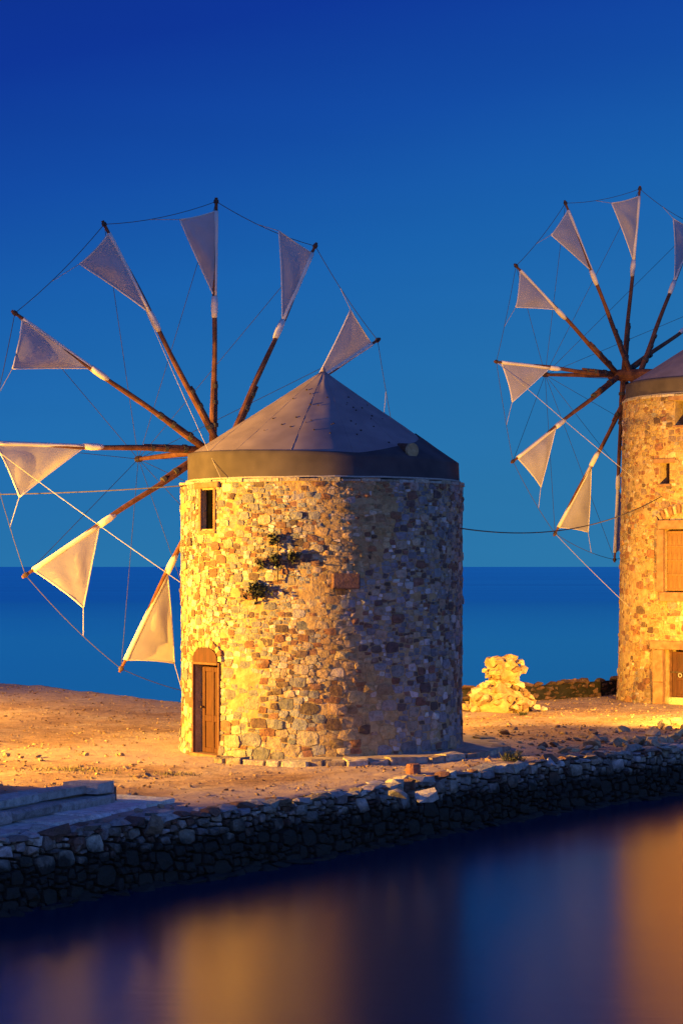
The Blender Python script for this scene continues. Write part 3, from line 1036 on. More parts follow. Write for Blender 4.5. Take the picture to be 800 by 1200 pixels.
# window
fw = frame_at(C1.x, C1.y, th_w, rad1(4.8))
wh = 0.205
wf = mesh_obj('window_frame', *box_frame(*fw, -wh - 0.07, -wh, zw0 - 0.03, zw1 + 0.03, -0.3, 0.022, 0.008), M_DRESSED, mill1)
mesh_obj('jamb', *box_frame(*fw, wh, wh + 0.07, zw0 - 0.03, zw1 + 0.03, -0.3, 0.022, 0.008), M_DRESSED, wf)
mesh_obj('sill', *box_frame(*fw, -wh - 0.07, wh + 0.07, zw0 - 0.09, zw0 - 0.032, -0.3, 0.03, 0.008), M_DRESSED, wf)
mesh_obj('window_lintel', *box_frame(*fw, -wh - 0.2, wh + 0.2, zw1 + 0.032, zw1 + 0.15, -0.3, 0.05, 0.014, 0.006, r1), M_DRESSED, mill1)
M_WINDOW_DARK = simple_mat('painted window dark', (0.002, 0.002, 0.003), (0.004, 0.004, 0.004), 8.0, 0.95, 0.3, 0.01, spec=0.0)  # near-black sheet that paints in the darkness of the open window
mesh_obj('window_backing', *box_frame(*fw, -wh + 0.003, wh - 0.003, zw0 - 0.03, zw1 + 0.03, -0.16, -0.12), M_WINDOW_DARK, mill1)
# the pinkish squared block in the wall
fb = frame_at(C1.x, C1.y, th_b, rad1(3.4))
mesh_obj('squared_block', *box_frame(*fb, -0.27, 0.26, zb0 - 0.14, zb0 + 0.15, -0.1, 0.075, 0.02, 0.006, r1), M_STONE, mill1, color=(0.17, 0.095, 0.08))
def tilt1(th):
    return -0.085 * math.sin(th)
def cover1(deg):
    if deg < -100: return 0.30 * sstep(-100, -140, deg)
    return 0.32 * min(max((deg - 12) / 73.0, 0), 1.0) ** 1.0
mill_cap(mill1, r1, C1.x + 0.03, C1.y, H1 + 0.035, 5.87, 2.735, 7.70, tilt1, cover1)
hub1 = Vector((-2.78, 44.88, 2.56 + CAMZ))
tips1, n1 = sail_wheel(mill1, r1, hub1, math.radians(37.4), math.radians(-1.3), math.radians(0.3), 5.5,
                       {120: -0.01, 150: 0.30, 90: -0.24, 60: -0.19, 30: 0.09, 210: 0.02, 240: -0.40, 180: 0.25, 0: 0.3, 270: -0.1, 300: -0.2, 330: 0.2},
                       C1, (1.76, -2.07), 5.95, {90: (10.5, 0.914), 120: (10.5, 0.913), 150: (12.2, 0.918), 180: (13.0, 0.89), 210: (14.2, 0.887), 240: (14.0, 0.875), 270: (13, 0.88), 60: (11.5, 0.945), 30: (11.5, 0.913)})
# two pale mooring ropes
w_a = put1(math.radians(-58) * R1, 3.62, 0.02)
for (a, b) in ((tips1[120][0].lerp(hub1, 0.34), Vector((C1.x + 2.9 * math.sin(-0.72), C1.y - 2.9 * math.cos(-0.72), H1 + 0.02))),
               (tips1[180][0], put1(math.radians(-80) * R1, CAMZ - 19 / FPX * 41.5, 0.01))):
    vv, ff = tube(sag_path(a, b, 0.03), 0.007, 6)
    mesh_obj('mooring_rope', vv, ff, M_ROPE, mill1)

# ------------------------------------------------------------------ tall mill
r2 = random.Random(23)
PAL2 = PAL + [(0.24, 0.12, 0.075)] * 12 + [(0.27, 0.19, 0.15)] * 14 + [(0.34, 0.19, 0.09)] * 8
C2 = Vector((11.11, 56.96, 0)); R2b, R2t, H2 = 3.40, 3.26, 8.28
mill2 = empty('windmill', C2)
tag(mill2, 'tall round stone windmill with shuttered window above its doorway, pale triangular sails', 'windmill', 'stone windmills on the quay')
thD, zD1 = hit(800, 762, C2.x, C2.y, R2b)
thS, zS1 = hit(800, 620, C2.x, C2.y, R2b - 0.05)
_, zS0 = hit(800, 694, C2.x, C2.y, R2b - 0.05)
thT, zT1 = hit(799, 469, C2.x, C2.y, R2t)
_, zT0 = hit(799, 498, C2.x, C2.y, R2t)
thQ, zQ1 = hit(779, 543, C2.x, C2.y, R2t)
_, zQ0 = hit(779, 567, C2.x, C2.y, R2t)
def half(R, w): return w / R
hD, hS, hT, hQ = 0.60, 0.59, 0.22, 0.17
holes2 = [(thD - hD / R2b, thD + hD / R2b, 0.02, zD1), (thS - hS / R2b, thS + hS / R2b, zS0, zS1),
          (thT - hT / R2t, thT + hT / R2t, zT0, zT1 - 0.01), (thQ - hQ / R2t, thQ + hQ / R2t, zQ0, zQ1)]
wall2, put2, rad2 = stone_tower(mill2, r2, C2.x, C2.y, R2b, R2t, H2, lambda h: 0.15 - 0.03 * sstep(0.1, 0.8, h), holes2, 0.020, lambda h, th: PAL2)
coping(mill2, r2, C2.x, C2.y, R2t, H2 - 0.035, 50)
f2 = frame_at(C2.x, C2.y, thD, rad2(1.0))
zsp = [0.02, 0.62, zD1]
for s in (-1, 1):
    a, b = (-hD - 0.30, -hD) if s < 0 else (hD, hD + 0.30)
    for q in range(2):
        mesh_obj('door_jamb', *box_frame(*f2, a, b, zsp[q] + 0.006, zsp[q + 1] - 0.006, -0.45, 0.055 + 0.01 * q, 0.014, 0.005, r2), M_DRESSED, mill2)
mesh_obj('door_lintel', *box_frame(*f2, -hD - 0.38, hD + 0.36, zD1 + 0.004, zD1 + 0.24, -0.45, 0.07, 0.018, 0.006, r2), M_DRESSED, mill2)
mesh_obj('door_sill', *box_frame(*f2, -hD + 0.003, hD - 0.003, -0.06, 0.21, -0.42, -0.20, 0.012, 0.004, r2), M_STONE, mill2, color=(0.5, 0.42, 0.27))
dl = panel_door('door', mill2, f2, -hD + 0.09, hD - 0.09, 0.22, zD1 - 0.06, -0.33, M_DOOR, r2)
mesh_obj('door_post', *box_frame(*f2, -hD + 0.008, -hD + 0.085, 0.215, zD1 - 0.008, -0.36, -0.28, 0.006), M_FRAMEWOOD, mill2)
mesh_obj('door_post', *box_frame(*f2, hD - 0.085, hD - 0.008, 0.215, zD1 - 0.008, -0.36, -0.28, 0.006), M_FRAMEWOOD, mill2)
mesh_obj('bolt', *box_frame(*f2, -hD + 0.07, -hD + 0.5, 0.86, 0.90, -0.30, -0.255, 0.004), M_IRON, dl)
vv, ff = tube([f2[0] + f2[1] * (-hD + 0.36) + f2[2] * (0.80 + 0.05 * math.cos(q)) + f2[3] * -0.25 + f2[1] * 0.05 * math.sin(q) for q in [2 * PI * i / 10 for i in range(11)]], 0.012, 6)
mesh_obj('padlock', vv, ff, M_ROPE, dl)
# shuttered window
f3 = frame_at(C2.x, C2.y, thS, rad2(3.9))
for s in (-1, 1):
    a, b = (-hS - 0.20, -hS) if s < 0 else (hS, hS + 0.20)
    mesh_obj('window_jamb', *box_frame(*f3, a, b, zS0 + 0.006, zS1 - 0.004, -0.4, 0.06, 0.014, 0.004, r2), M_DRESSED, mill2)
mesh_obj('window_lintel', *box_frame(*f3, -hS - 0.16, hS + 0.16, zS1 + 0.002, zS1 + 0.25, -0.4, 0.075, 0.018, 0.004, r2), M_DRESSED, mill2)
mesh_obj('window_sill', *box_frame(*f3, -hS - 0.10, hS + 0.10, zS0 - 0.25, zS0, -0.4, 0.08, 0.016, 0.004, r2), M_DRESSED, mill2)
for s in (-1, 1):
    a, b = (-hS + 0.035, -0.006) if s < 0 else (0.006, hS - 0.035)
    sh = mesh_obj('shutter', *box_frame(*f3, a, b, zS0 + 0.03, zS1 - 0.04, -0.17, -0.13), M_SHUTTER, mill2)
    W = b - a
    for k in range(4):
        mesh_obj('board', *box_frame(*f3, a + W * k / 4 + 0.004, a + W * (k + 1) / 4 - 0.004, zS0 + 0.034, zS1 - 0.044, -0.132, -0.118, 0.003), M_SHUTTER, sh)
    for k in range(5):
        zz = zS0 + 0.05 + (zS1 - zS0 - 0.16) * k / 4
        mesh_obj('batten', *box_frame(*f3, a + 0.006, b - 0.006, zz, zz + 0.055, -0.12, -0.098, 0.005), M_SHUTTER, sh)
    mesh_obj('batten', *box_frame(*f3, a + W * 0.5 - 0.02, a + W * 0.5 + 0.02, zS0 + 0.04, zS1 - 0.05, -0.12, -0.104, 0.004), M_SHUTTER, sh)
# brick relieving arch over the window
for i in range(15):
    q = math.radians(52 + 76 * i / 14)
    Ra = 1.25
    cz = zS1 + 0.42 - Ra
    c = f3[0] + f3[1] * (-Ra * math.cos(q)) + f3[2] * (cz + Ra * math.sin(q))
    t2 = f3[1] * math.sin(q) + f3[2] * math.cos(q); u2 = -f3[1] * math.cos(q) + f3[2] * math.sin(q)
    c = c - f3[3] * ((-Ra * math.cos(q)) ** 2 / (2 * R2b))
    mesh_obj('arch_brick', *box_frame(c, t2, u2, f3[3], -0.038, 0.038, 0.0, 0.24, -0.08, 0.045, 0.008, 0.004, r2), M_STONE, mill2,
             color=r2.choice([(0.30, 0.15, 0.08), (0.46, 0.36, 0.22), (0.46, 0.36, 0.22), (0.38, 0.26, 0.15)]))
# small openings
for (th, z0, z1, h, R) in ((thT, zT0, zT1, hT, R2t), (thQ, zQ0, zQ1, hQ, R2t)):
    fq = frame_at(C2.x, C2.y, th, rad2(z1))
    mesh_obj('window_lintel', *box_frame(*fq, -h - 0.2, h + 0.2, z1 + 0.004, z1 + 0.13, -0.3, 0.04, 0.012, 0.005, r2), M_DRESSED, mill2)
    mesh_obj('window_sill', *box_frame(*fq, -h - 0.05, h + 0.05, z0 - 0.06, z0 - 0.002, -0.3, 0.03, 0.01, 0.004, r2), M_DRESSED, mill2)
bq = frame_at(C2.x, C2.y, thQ, rad2(zQ0))
mesh_obj('window_backing', *box_frame(*bq, -hQ - 0.05, hQ + 0.05, zQ0 - 0.02, zQ1 + 0.02, -0.40, -0.36), M_DOOR, mill2)
mill_cap(mill2, r2, C2.x, C2.y, H2 + 0.03, 8.72, 3.18, 10.75, lambda th: -0.03 * math.sin(th), lambda d: 0.02)
hub2 = Vector((8.31, 60.02, 5.61 + CAMZ))
tips2, n2 = sail_wheel(mill2, r2, hub2, math.radians(42.5), math.radians(4.2), math.radians(-0.3), 5.5,
                       {120: 0.32, 90: -0.12, 150: 0.23, 180: 0.08, 210: -0.08, 240: -0.02, 270: -0.01, 0: 0.1, 30: 0.0, 60: -0.1, 300: 0.1, 330: 0.1},
                       C2, (2.1, -2.3), 8.95, {210: (14, 0.887), 240: (14, 0.875), 270: (12.5, 0.89), 180: (12.5, 0.9)})
for (a, b) in ((tips2[180][0], put2(math.radians(-72) * 3.33, CAMZ + 102 / FPX * 57, 0.01)),
               (tips2[240][0], put2(math.radians(-74) * 3.33, CAMZ - 47 / FPX * 57, 0.01))):
    vv, ff = tube(sag_path(a, b, 0.03), 0.008, 6)
    mesh_obj('mooring_rope', vv, ff, M_ROPE, mill2)

# ------------------------------------------------------------------ cables
thc, zc = hit(536, 619, C1.x, C1.y, R1t)
ca = put1(thc * R1, zc, 0.05)
th2, z2 = hit(776, 582, C2.x, C2.y, rad2(6.9))
cb = put2(th2 * 3.33, z2, 0.05)
vv, ff = tube(sag_path(ca, cb, 0.42, 24), 0.013, 6)
tag(mesh_obj('cable', vv, ff, M_ROPE_DARK), 'thin dark cable hanging between the two stone mills', 'cable')
th3, z3 = hit(219, 563, C1.x, C1.y, R1t)
cc = put1(th3 * R1, H1 - 0.05, 0.06)
pole_x, pole_y = -15.5, 47.0
ce = Vector((pole_x, pole_y, 5.75))
vv, ff = tube(sag_path(cc, ce, 0.28, 24), 0.012, 6)
tag(mesh_obj('cable', vv, ff, M_ROPE_DARK), 'thin dark cable running to the squat mill from a wooden pole', 'cable')
pl = empty('utility_pole', (pole_x, pole_y, ground_z(pole_x, pole_y)))
tag(pl, 'brown wooden pole carrying a thin cable to the squat mill', 'pole')
vv, ff = tube([(pole_x, pole_y, -0.2), (pole_x, pole_y, 3), (pole_x + 0.02, pole_y, 6.1)], [0.13, 0.115, 0.10], 10)
mesh_obj('post', vv, ff, M_WOOD, pl)
vv, ff = tube([(pole_x, pole_y, 5.6), (pole_x, pole_y, 5.75)], [0.16, 0.14], 8)
mesh_obj('insulator', vv, ff, M_HEM, pl)

# ------------------------------------------------------------------ ring pavement round the squat mill
r3 = random.Random(31)
pv = empty('mill_plinth', (C1.x, C1.y, 0))
tag(pv, 'low round paved plinth with rough kerb stones at the foot of the squat mill', 'plinth')
v = []; f = []
NTp = 96
for k in range(7):
    q = 2.70 + (3.70 - 2.70) * k / 6
    for i in range(NTp):
        th = 2 * PI * i / NTp
        x, y = C1.x + q * math.sin(th), C1.y - q * math.cos(th)
        v.append((x, y, -0.06 + 0.155 * sstep(-0.75, 0.1, math.sin(th)) + 0.02 * nz(x * 1.5, y * 1.5, 9) + 0.01 * nz(x * 5, y * 5, 4)))
for i in range(NTp):
    th = 2 * PI * i / NTp
    v.append((C1.x + 3.72 * math.sin(th), C1.y - 3.72 * math.cos(th), -0.15))
for k in range(7):
    for i in range(NTp):
        i2 = (i + 1) % NTp
        f.append((k * NTp + i, (k + 1) * NTp + i, (k + 1) * NTp + i2, k * NTp + i2))
mesh_obj('paving', v, f, M_PAVE, pv, smooth=True)
th = -0.55
while th < 2.0:
    w = r3.uniform(0.22, 0.55) / 3.75
    if r3.random() < 0.86:
        tm = th + w / 2
        o, t, up, n = frame_at(C1.x, C1.y, tm, 3.70)
        mesh_obj('kerb_stone', *box_frame(o, t, up, n, -w * 1.8, w * 1.8, -0.1, 0.10 + r3.uniform(-0.02, 0.035), -0.25, 0.10 + r3.uniform(-0.03, 0.05), 0.025, 0.018, r3), M_STONE, pv, color=tone(r3, [(0.42, 0.37, 0.3), (0.34, 0.3, 0.25), (0.28, 0.22, 0.17)]))
    th += w + 0.008
# short stub of a post at its edge
g = ground_at(484, 906, 0.02)
vv, ff = tube([(g.x, g.y, -0.05), (g.x, g.y, 0.15), (g.x, g.y, 0.185)], [0.135, 0.13, 0.11], 12)
tag(mesh_obj('post_stub', vv, ff, M_STONE, color=(0.26, 0.12, 0.085)), 'short reddish stump of a post beside the plinth kerb', 'post')

# ------------------------------------------------------------------ sea wall
r4 = random.Random(41)
wallpts = []
x = -26.0
while x <= 26.0:
    wallpts.append(Vector((x, wall_y(x), 0)))
    x += 0.1
cum = [0.0]
for a, b in zip(wallpts, wallpts[1:]):
    cum.append(cum[-1] + (b - a).length)
LW = cum[-1]
import bisect
def wall_frame(s):
    s = min(max(s, 0.0), LW - 1e-6)
    i = min(bisect.bisect_right(cum, s) - 1, len(wallpts) - 2)
    q = (s - cum[i]) / (cum[i + 1] - cum[i])
    p = wallpts[i].lerp(wallpts[i + 1], q)
    a = wallpts[max(i - 6, 0)]; b = wallpts[min(i + 7, len(wallpts) - 1)]
    t = (b - a).normalized()
    return p, t, Vector((t.y, -t.x, 0))
def wput(s, z, d):
    p, t, n = wall_frame(s)
    q = p + n * (d - 0.16 * z + 0.07 * nz(s * 0.7, z * 0.8, 3.0))
    return Vector((q.x, q.y, z + 0.03 * nz(s * 0.5, 1.7)))
sw = empty('sea_wall', (0, wall_y(0), WATER_Z))
tag(sw, 'long low rubble sea wall with dark wet stones along the harbour water', 'sea wall')
v = []; f = []
zs = [-1.35, -1.1, -0.8, -0.5, -0.25, -0.06]
ns = int(LW / 0.2)
for i in range(ns + 1):
    s = LW * i / ns
    for z in zs:
        v.append(wput(s, z, -0.05))
    v.append(wput(s, -0.04, -0.6))
M_ = len(zs) + 1
for i in range(ns):
    for k in range(M_ - 1):
        f.append((i * M_ + k, (i + 1) * M_ + k, (i + 1) * M_ + k + 1, i * M_ + k + 1))
core = mesh_obj('wall_core', v, f, M_WALLCORE, sw)
PALW = [(0.36, 0.31, 0.25)] * 4 + [(0.28, 0.27, 0.26)] * 4 + [(0.2, 0.17, 0.14)] * 3 + [(0.16, 0.09, 0.065)] * 2 + [(0.5, 0.47, 0.42)] * 2
cells = rubble_cells(r4, LW, -1.2, -0.03, lambda h: 0.17 - 0.03 * h, 0.035, False, aspect=1.45)
made = []
for (cen, poly, ar) in cells:
    pr = r4.uniform(0.03, 0.13)
    v, f = stone_shape(r4, cen, poly, wput, pr, 0.12)
    c = wput(cen[0], cen[1], 0)
    px, py = to_pix(c)
    inside = -10 < px < 810 and c.y > 10 and cen[1] > -0.98
    made.append((ar / (c.y * c.y) if inside else -1, v, f, tone(r4, PALW)))
made.sort(key=lambda q: -q[0])
rest = MB()
for i, (sc, v, f, c) in enumerate(made):
    if sc > 0 and i < 230:
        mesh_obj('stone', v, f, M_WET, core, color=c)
    else:
        rest.add(v, f, c)
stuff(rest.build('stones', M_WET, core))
# capping rocks, uneven
far_rocks = MB()
PALC = [(0.38, 0.36, 0.33)] * 4 + [(0.3, 0.285, 0.265)] * 4 + [(0.24, 0.19, 0.15)] * 3 + [(0.17, 0.1, 0.075)] * 2 + [(0.5, 0.48, 0.45)]
s = 0.0
ncap = 0
while s < LW:
    big = r4.random() < 0.16
    w = r4.uniform(0.4, 0.62) if big else r4.uniform(0.2, 0.42)
    p, t, n = wall_frame(s + w / 2)
    rz = math.atan2(t.y, t.x) + r4.uniform(-0.15, 0.15)
    h = r4.uniform(0.09, 0.14) if big else r4.uniform(0.05, 0.10)
    rows = [(0.0, 1.0), (-0.3, 0.85)] if r4.random() < 0.75 else [(-0.08, 1.1)]
    for off, k in rows:
        c = p + n * (off + r4.uniform(-0.05, 0.05))
        c.z = -0.04 + h * 0.2 + r4.uniform(-0.025, 0.025)
        v, f = rock(r4, c, w * 0.66, r4.uniform(0.16, 0.24), h * k, 0.13, rz)
        px, py = to_pix(c)
        if -15 < px < 815 and p.y > 20:
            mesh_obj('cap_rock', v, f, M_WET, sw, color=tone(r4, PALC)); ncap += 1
        else:
            far_rocks.add(v, f, tone(r4, PALC))
    s += w * r4.uniform(0.9, 1.08)
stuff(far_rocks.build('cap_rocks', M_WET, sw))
# the big pale boulder and its neighbours on the wall head
for (px, py, wx, h, col) in ((500, 931, 0.24, 0.14, (0.5, 0.48, 0.45)), (466, 931, 0.2, 0.10, (0.32, 0.31, 0.28)), (180, 968, 0.15, 0.2, (0.2, 0.15, 0.1)), (645, 893, 0.17, 0.10, (0.42, 0.41, 0.4))):
    g = ground_at(px, py, 0.0)
    v, f = rock(r4, (g.x, g.y + 0.12, -0.02), wx, wx * 0.8, h, 0.2)
    mesh_obj('boulder', v, f, M_WET, sw, color=col)
# rocks along the foot
s = 0.0
toe = MB()
while s < LW:
    w = r4.uniform(0.18, 0.5)
    p = wput(s, WATER_Z, r4.uniform(0.10, 0.30))
    toe.add(*rock(r4, (p.x, p.y, WATER_Z - 0.02), w * 0.7, r4.uniform(0.14, 0.26), r4.uniform(0.05, 0.11), 0.2), color=tone(r4, PALW, 0.8))
    s += w * 0.8
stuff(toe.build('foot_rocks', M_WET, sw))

# ------------------------------------------------------------------ old steps on the left
r5 = random.Random(53)
st = empty('stone_steps', (STEP_A.x, STEP_A.y, 0))
tag(st, 'worn low stone steps ending beside the sandy path above the sea wall', 'steps')
def course(z0, z1, front, back, a0, a1, lmin, lmax, cols):
    s = a0
    while s < a1:
        w = r5.uniform(lmin, lmax)
        o = Vector((STEP_A.x, STEP_A.y, 0)) + Vector((STEP_D.x, STEP_D.y, 0)) * (s + w / 2)
        mesh_obj('step_slab', *box_frame(o, Vector((-STEP_D.x, -STEP_D.y, 0)), Vector((0, 0, 1)), Vector((STEP_N.x, STEP_N.y, 0)), -w / 2 + 0.006, w / 2 - 0.006, z0, z1 + r5.uniform(-0.012, 0.012), -back, front + r5.uniform(-0.025, 0.025), 0.03, 0.022, r5), M_STONE, st, color=tone(r5, cols))
        s += w
CS = [(0.42, 0.41, 0.4), (0.48, 0.47, 0.45), (0.34, 0.33, 0.31)]
course(-0.12, 0.045, 0.72, 0.5, -0.85, 13, 0.5, 1.1, [(0.6, 0.59, 0.56), (0.54, 0.53, 0.5)])
course(0.048, 0.195, 0.12, 0.6, 0.0, 13, 0.7, 1.5, CS)
course(0.198, 0.345, -0.12, 0.5, 0.42, 13, 0.7, 1.6, CS)
o = Vector((STEP_A.x, STEP_A.y, 0))
mesh_obj('end_block', *box_frame(o, Vector((-STEP_D.x, -STEP_D.y, 0)), Vector((0, 0, 1)), Vector((STEP_N.x, STEP_N.y, 0)), -0.40, 0.06, 0.2, 0.375, -0.55, 0.10, 0.03, 0.016, r5), M_STONE, st, color=(0.44, 0.42, 0.39))
mesh_obj('end_block', *box_frame(o, Vector((-STEP_D.x, -STEP_D.y, 0)), Vector((0, 0, 1)), Vector((STEP_N.x, STEP_N.y, 0)), 0.01, 0.2, 0.0, 0.28, -0.5, 0.06, 0.03, 0.016, r5), M_STONE, st, color=(0.2, 0.12, 0.09))

# ------------------------------------------------------------------ ruined masonry stub
r6 = random.Random(67)
gr = ground_at(588, 834, 0.0)
ru = empty('ruined_stub', (gr.x, gr.y, 0))
tag(ru, 'crumbling stub of rubble masonry with an overhanging top, between the mills', 'ruin')
px_m = gr.y / FPX
def lump(name, c, sx, sy, sz, seed):
    bm = bmesh.new()
    bmesh.ops.create_icosphere(bm, subdivisions=3, radius=1.0)
    v = []
    for p in bm.verts:
        q = p.co * (1 + 0.22 * nz(p.co.x * 1.6 + seed, p.co.y * 1.6, p.co.z * 1.6))
        v.append(Vector((c[0] + q.x * sx, c[1] + q.y * sy, c[2] + q.z * sz)))
    f = [tuple(q.index for q in fc.verts) for fc in bm.faces]
    bm.free()
    return mesh_obj(name, v, f, M_MORTAR, ru, smooth=True)
def lump_stones(part, c, sx, sy, sz, n, smin, smax, zmin):
    for k in range(n):
        while True:
            d = Vector((r6.gauss(0, 1), r6.gauss(0, 1), r6.gauss(0, 1))).normalized()
            if d.y < 0.55: break
        d = d * r6.uniform(0.78, 1.12)
        p = Vector((c[0] + d.x * sx, c[1] + d.y * sy, c[2] + d.z * sz))
        if p.z < zmin: continue
        s = r6.uniform(smin, smax)
        v, f = rock(r6, p, s * r6.uniform(0.8, 1.3), s, s * r6.uniform(0.55, 0.9), 0.5)
        mesh_obj('stone', v, f, M_STONE, part, color=tone(r6, [(0.40, 0.28, 0.15), (0.36, 0.245, 0.13), (0.42, 0.32, 0.2), (0.25, 0.155, 0.09)]))
base = lump('base', (gr.x - 0.08, gr.y + 0.1, 0.18), 0.72, 0.58, 0.52, 1.0)
lump_stones(base, (gr.x - 0.08, gr.y + 0.1, 0.18), 0.80, 0.60, 0.53, 100, 0.08, 0.22, 0.0)
top = lump('top', (gr.x + 0.05, gr.y + 0.1, 1.03), 0.38, 0.38, 0.34, 4.0)
lump_stones(top, (gr.x + 0.05, gr.y + 0.1, 1.06), 0.43, 0.40, 0.36, 48, 0.07, 0.18, 0.62)
for (dx, dz, s) in ((-0.3, 0.72, 0.17), (0.1, 0.7, 0.2), (0.33, 0.76, 0.12), (-0.45, 0.66, 0.16), (-0.68, 0.42, 0.2), (0.45, 1.27, 0.11), (0.5, 1.22, 0.09), (0.42, 0.98, 0.1), (-0.42, 1.05, 0.12), (0.43, 0.68, 0.17), (-0.62, 0.55, 0.2), (-0.9, 0.12, 0.14), (0.86, 0.1, 0.15), (0.7, 0.2, 0.16), (1.05, 0.06, 0.1)):
    v, f = rock(r6, (gr.x + dx, gr.y + 0.02, dz), s * 1.2, s, s * 0.7)
    mesh_obj('stone', v, f, M_STONE, base if dz < 0.8 else top, color=tone(r6, [(0.48, 0.38, 0.24), (0.52, 0.45, 0.34)]))

# ------------------------------------------------------------------ low far wall by the sea
r7 = random.Random(71)
FW = [(1.5, 54.6), (3.3, 55.0), (5.7, 57.0), (8.2, 59.8), (12.5, 63.2), (20, 67)]
fwall = empty('low_wall', (5.7, 57.0, 0))
tag(fwall, 'low dark dry stone wall along the shore behind the ruined stub', 'wall')
frest = MB()
tot = 0
for (x0, y0), (x1, y1) in zip(FW, FW[1:]):
    L = math.hypot(x1 - x0, y1 - y0)
    rz = math.atan2(y1 - y0, x1 - x0)
    for lay in range(4):
        s = r7.uniform(0, 0.15)
        while s < L:
            w = r7.uniform(0.22, 0.46)
            p = ((x0 + (x1 - x0) * (s + w / 2) / L), (y0 + (y1 - y0) * (s + w / 2) / L) + r7.uniform(-0.05, 0.05), 0.03 + lay * 0.135 + r7.uniform(-0.02, 0.02))
            if not (lay == 3 and r7.random() < 0.35):
                v, f = rock(r7, p, w * 0.62, 0.2, 0.095, 0.15, rz)
                col = tone(r7, [(0.12, 0.068, 0.05), (0.16, 0.095, 0.07), (0.08, 0.055, 0.045)])
                if p[0] < 9 and tot < 290:
                    mesh_obj('stone', v, f, M_STONE, fwall, color=col); tot += 1
                else:
                    frest.add(v, f, col)
            s += w
stuff(frest.build('stones', M_STONE, fwall))
cm = MB()
for (x0, y0), (x1, y1) in zip(FW, FW[1:]):
    t = Vector((x1 - x0, y1 - y0, 0)); L = t.length; t.normalize()
    cm.add(*box_frame(Vector((x0, y0, 0)), t, Vector((0, 0, 1)), Vector((t.y, -t.x, 0)), -0.05, L + 0.05, -0.2, 0.40, -0.10, 0.10), color=(0.03, 0.02, 0.016))
cm.build('wall_core', M_WALLCORE, fwall)

# ------------------------------------------------------------------ loose rocks and gravel
r8 = random.Random(83)
def free_spot(x, y):
    if (x - C1.x) ** 2 + (y - C1.y) ** 2 < 3.95 ** 2: return False
    if (x - C2.x) ** 2 + (y - C2.y) ** 2 < 3.6 ** 2: return False
    if (x - gr.x) ** 2 + (y - gr.y) ** 2 < 1.1 ** 2: return False
    q = Vector((x, y)) - STEP_A
    if q.dot(STEP_D) > -1.0 and -0.7 < q.dot(STEP_N) < 0.9: return False
    return wall_y(x) + 0.5 < y < far_y(x) - 0.2
grav = MB()
cnt = 0
while cnt < 5200:
    x = r8.uniform(-10, 12); y = r8.uniform(29, 61)
    if not free_spot(x, y): continue
    d = 0.55 + 0.45 * nz(x * 0.7, y * 0.7, 8.8)
    if x > 3 and y < 52: d += 0.35
    if x < -2.5 and y < 38: d += 0.2
    if r8.random() > d: continue
    s = 0.012 + 0.030 * r8.random() ** 2.6
    v, f = rock(r8, (x, y, ground_z(x, y) + s * 0.25), s * 1.3, s, s * 0.7)
    grav.add(v, f, tone(r8, [(0.36, 0.25, 0.15), (0.28, 0.18, 0.11), (0.38, 0.29, 0.2), (0.18, 0.11, 0.07)]))
    cnt += 1
o = grav.build('gravel', M_STONE)
stuff(o); tag(o, 'small gravel strewn over the dry earth round the mills', 'gravel')
cnt = 0
while cnt < 46:                        # bank of rubble in front of the tall mill
    px = r8.uniform(672, 835); py = r8.uniform(846, 876)
    if py < 878 - (px - 640) * 0.26 or py > 892 - (px - 640) * 0.10: continue
    g = ground_at(px, py, 0.05)
    if not free_spot(g.x, g.y): continue
    s = r8.uniform(0.07, 0.2)
    v, f = rock(r8, (g.x, g.y, ground_z(g.x, g.y) + s * 0.3), s * 1.25, s, s * 0.75)
    tag(mesh_obj('loose_rock', v, f, M_STONE, color=tone(r8, [(0.42, 0.33, 0.2), (0.38, 0.29, 0.18), (0.46, 0.38, 0.27)])),
        'pale rock in the loose rubble bank between the tall mill and the sea wall', 'rock', 'rocks of the rubble bank')
    cnt += 1
cnt = 0
while cnt < 34:
    px = r8.uniform(555, 700); py = r8.uniform(850, 898)
    if py > 905 - (px - 540) * 0.14: continue
    g = ground_at(px, py, 0.0)
    if not free_spot(g.x, g.y): continue
    s = r8.uniform(0.05, 0.13)
    v, f = rock(r8, (g.x, g.y, ground_z(g.x, g.y) + s * 0.3), s * 1.35, s, s * 0.6)
    tag(mesh_obj('loose_rock', v, f, M_STONE, color=tone(r8, [(0.42, 0.32, 0.2), (0.34, 0.24, 0.15), (0.22, 0.14, 0.1)])),
        'brown rock on the bare earth between the plinth and the rubble bank', 'rock', 'rocks on the bare earth')
    cnt += 1
cnt = 0
while cnt < 22:
    px = r8.uniform(-10, 190); py = r8.uniform(880, 945)
    g = ground_at(px, py, 0.1)
    if not free_spot(g.x, g.y): continue
    s = r8.uniform(0.035, 0.085)
    v, f = rock(r8, (g.x, g.y, ground_z(g.x, g.y) + s * 0.3), s * 1.35, s, s * 0.6)
    tag(mesh_obj('loose_rock', v, f, M_STONE, color=tone(r8, [(0.42, 0.32, 0.2), (0.34, 0.24, 0.15), (0.46, 0.4, 0.3)])),
        'small tan rock on the sandy ground behind the stone steps', 'rock', 'rocks behind the steps')
    cnt += 1

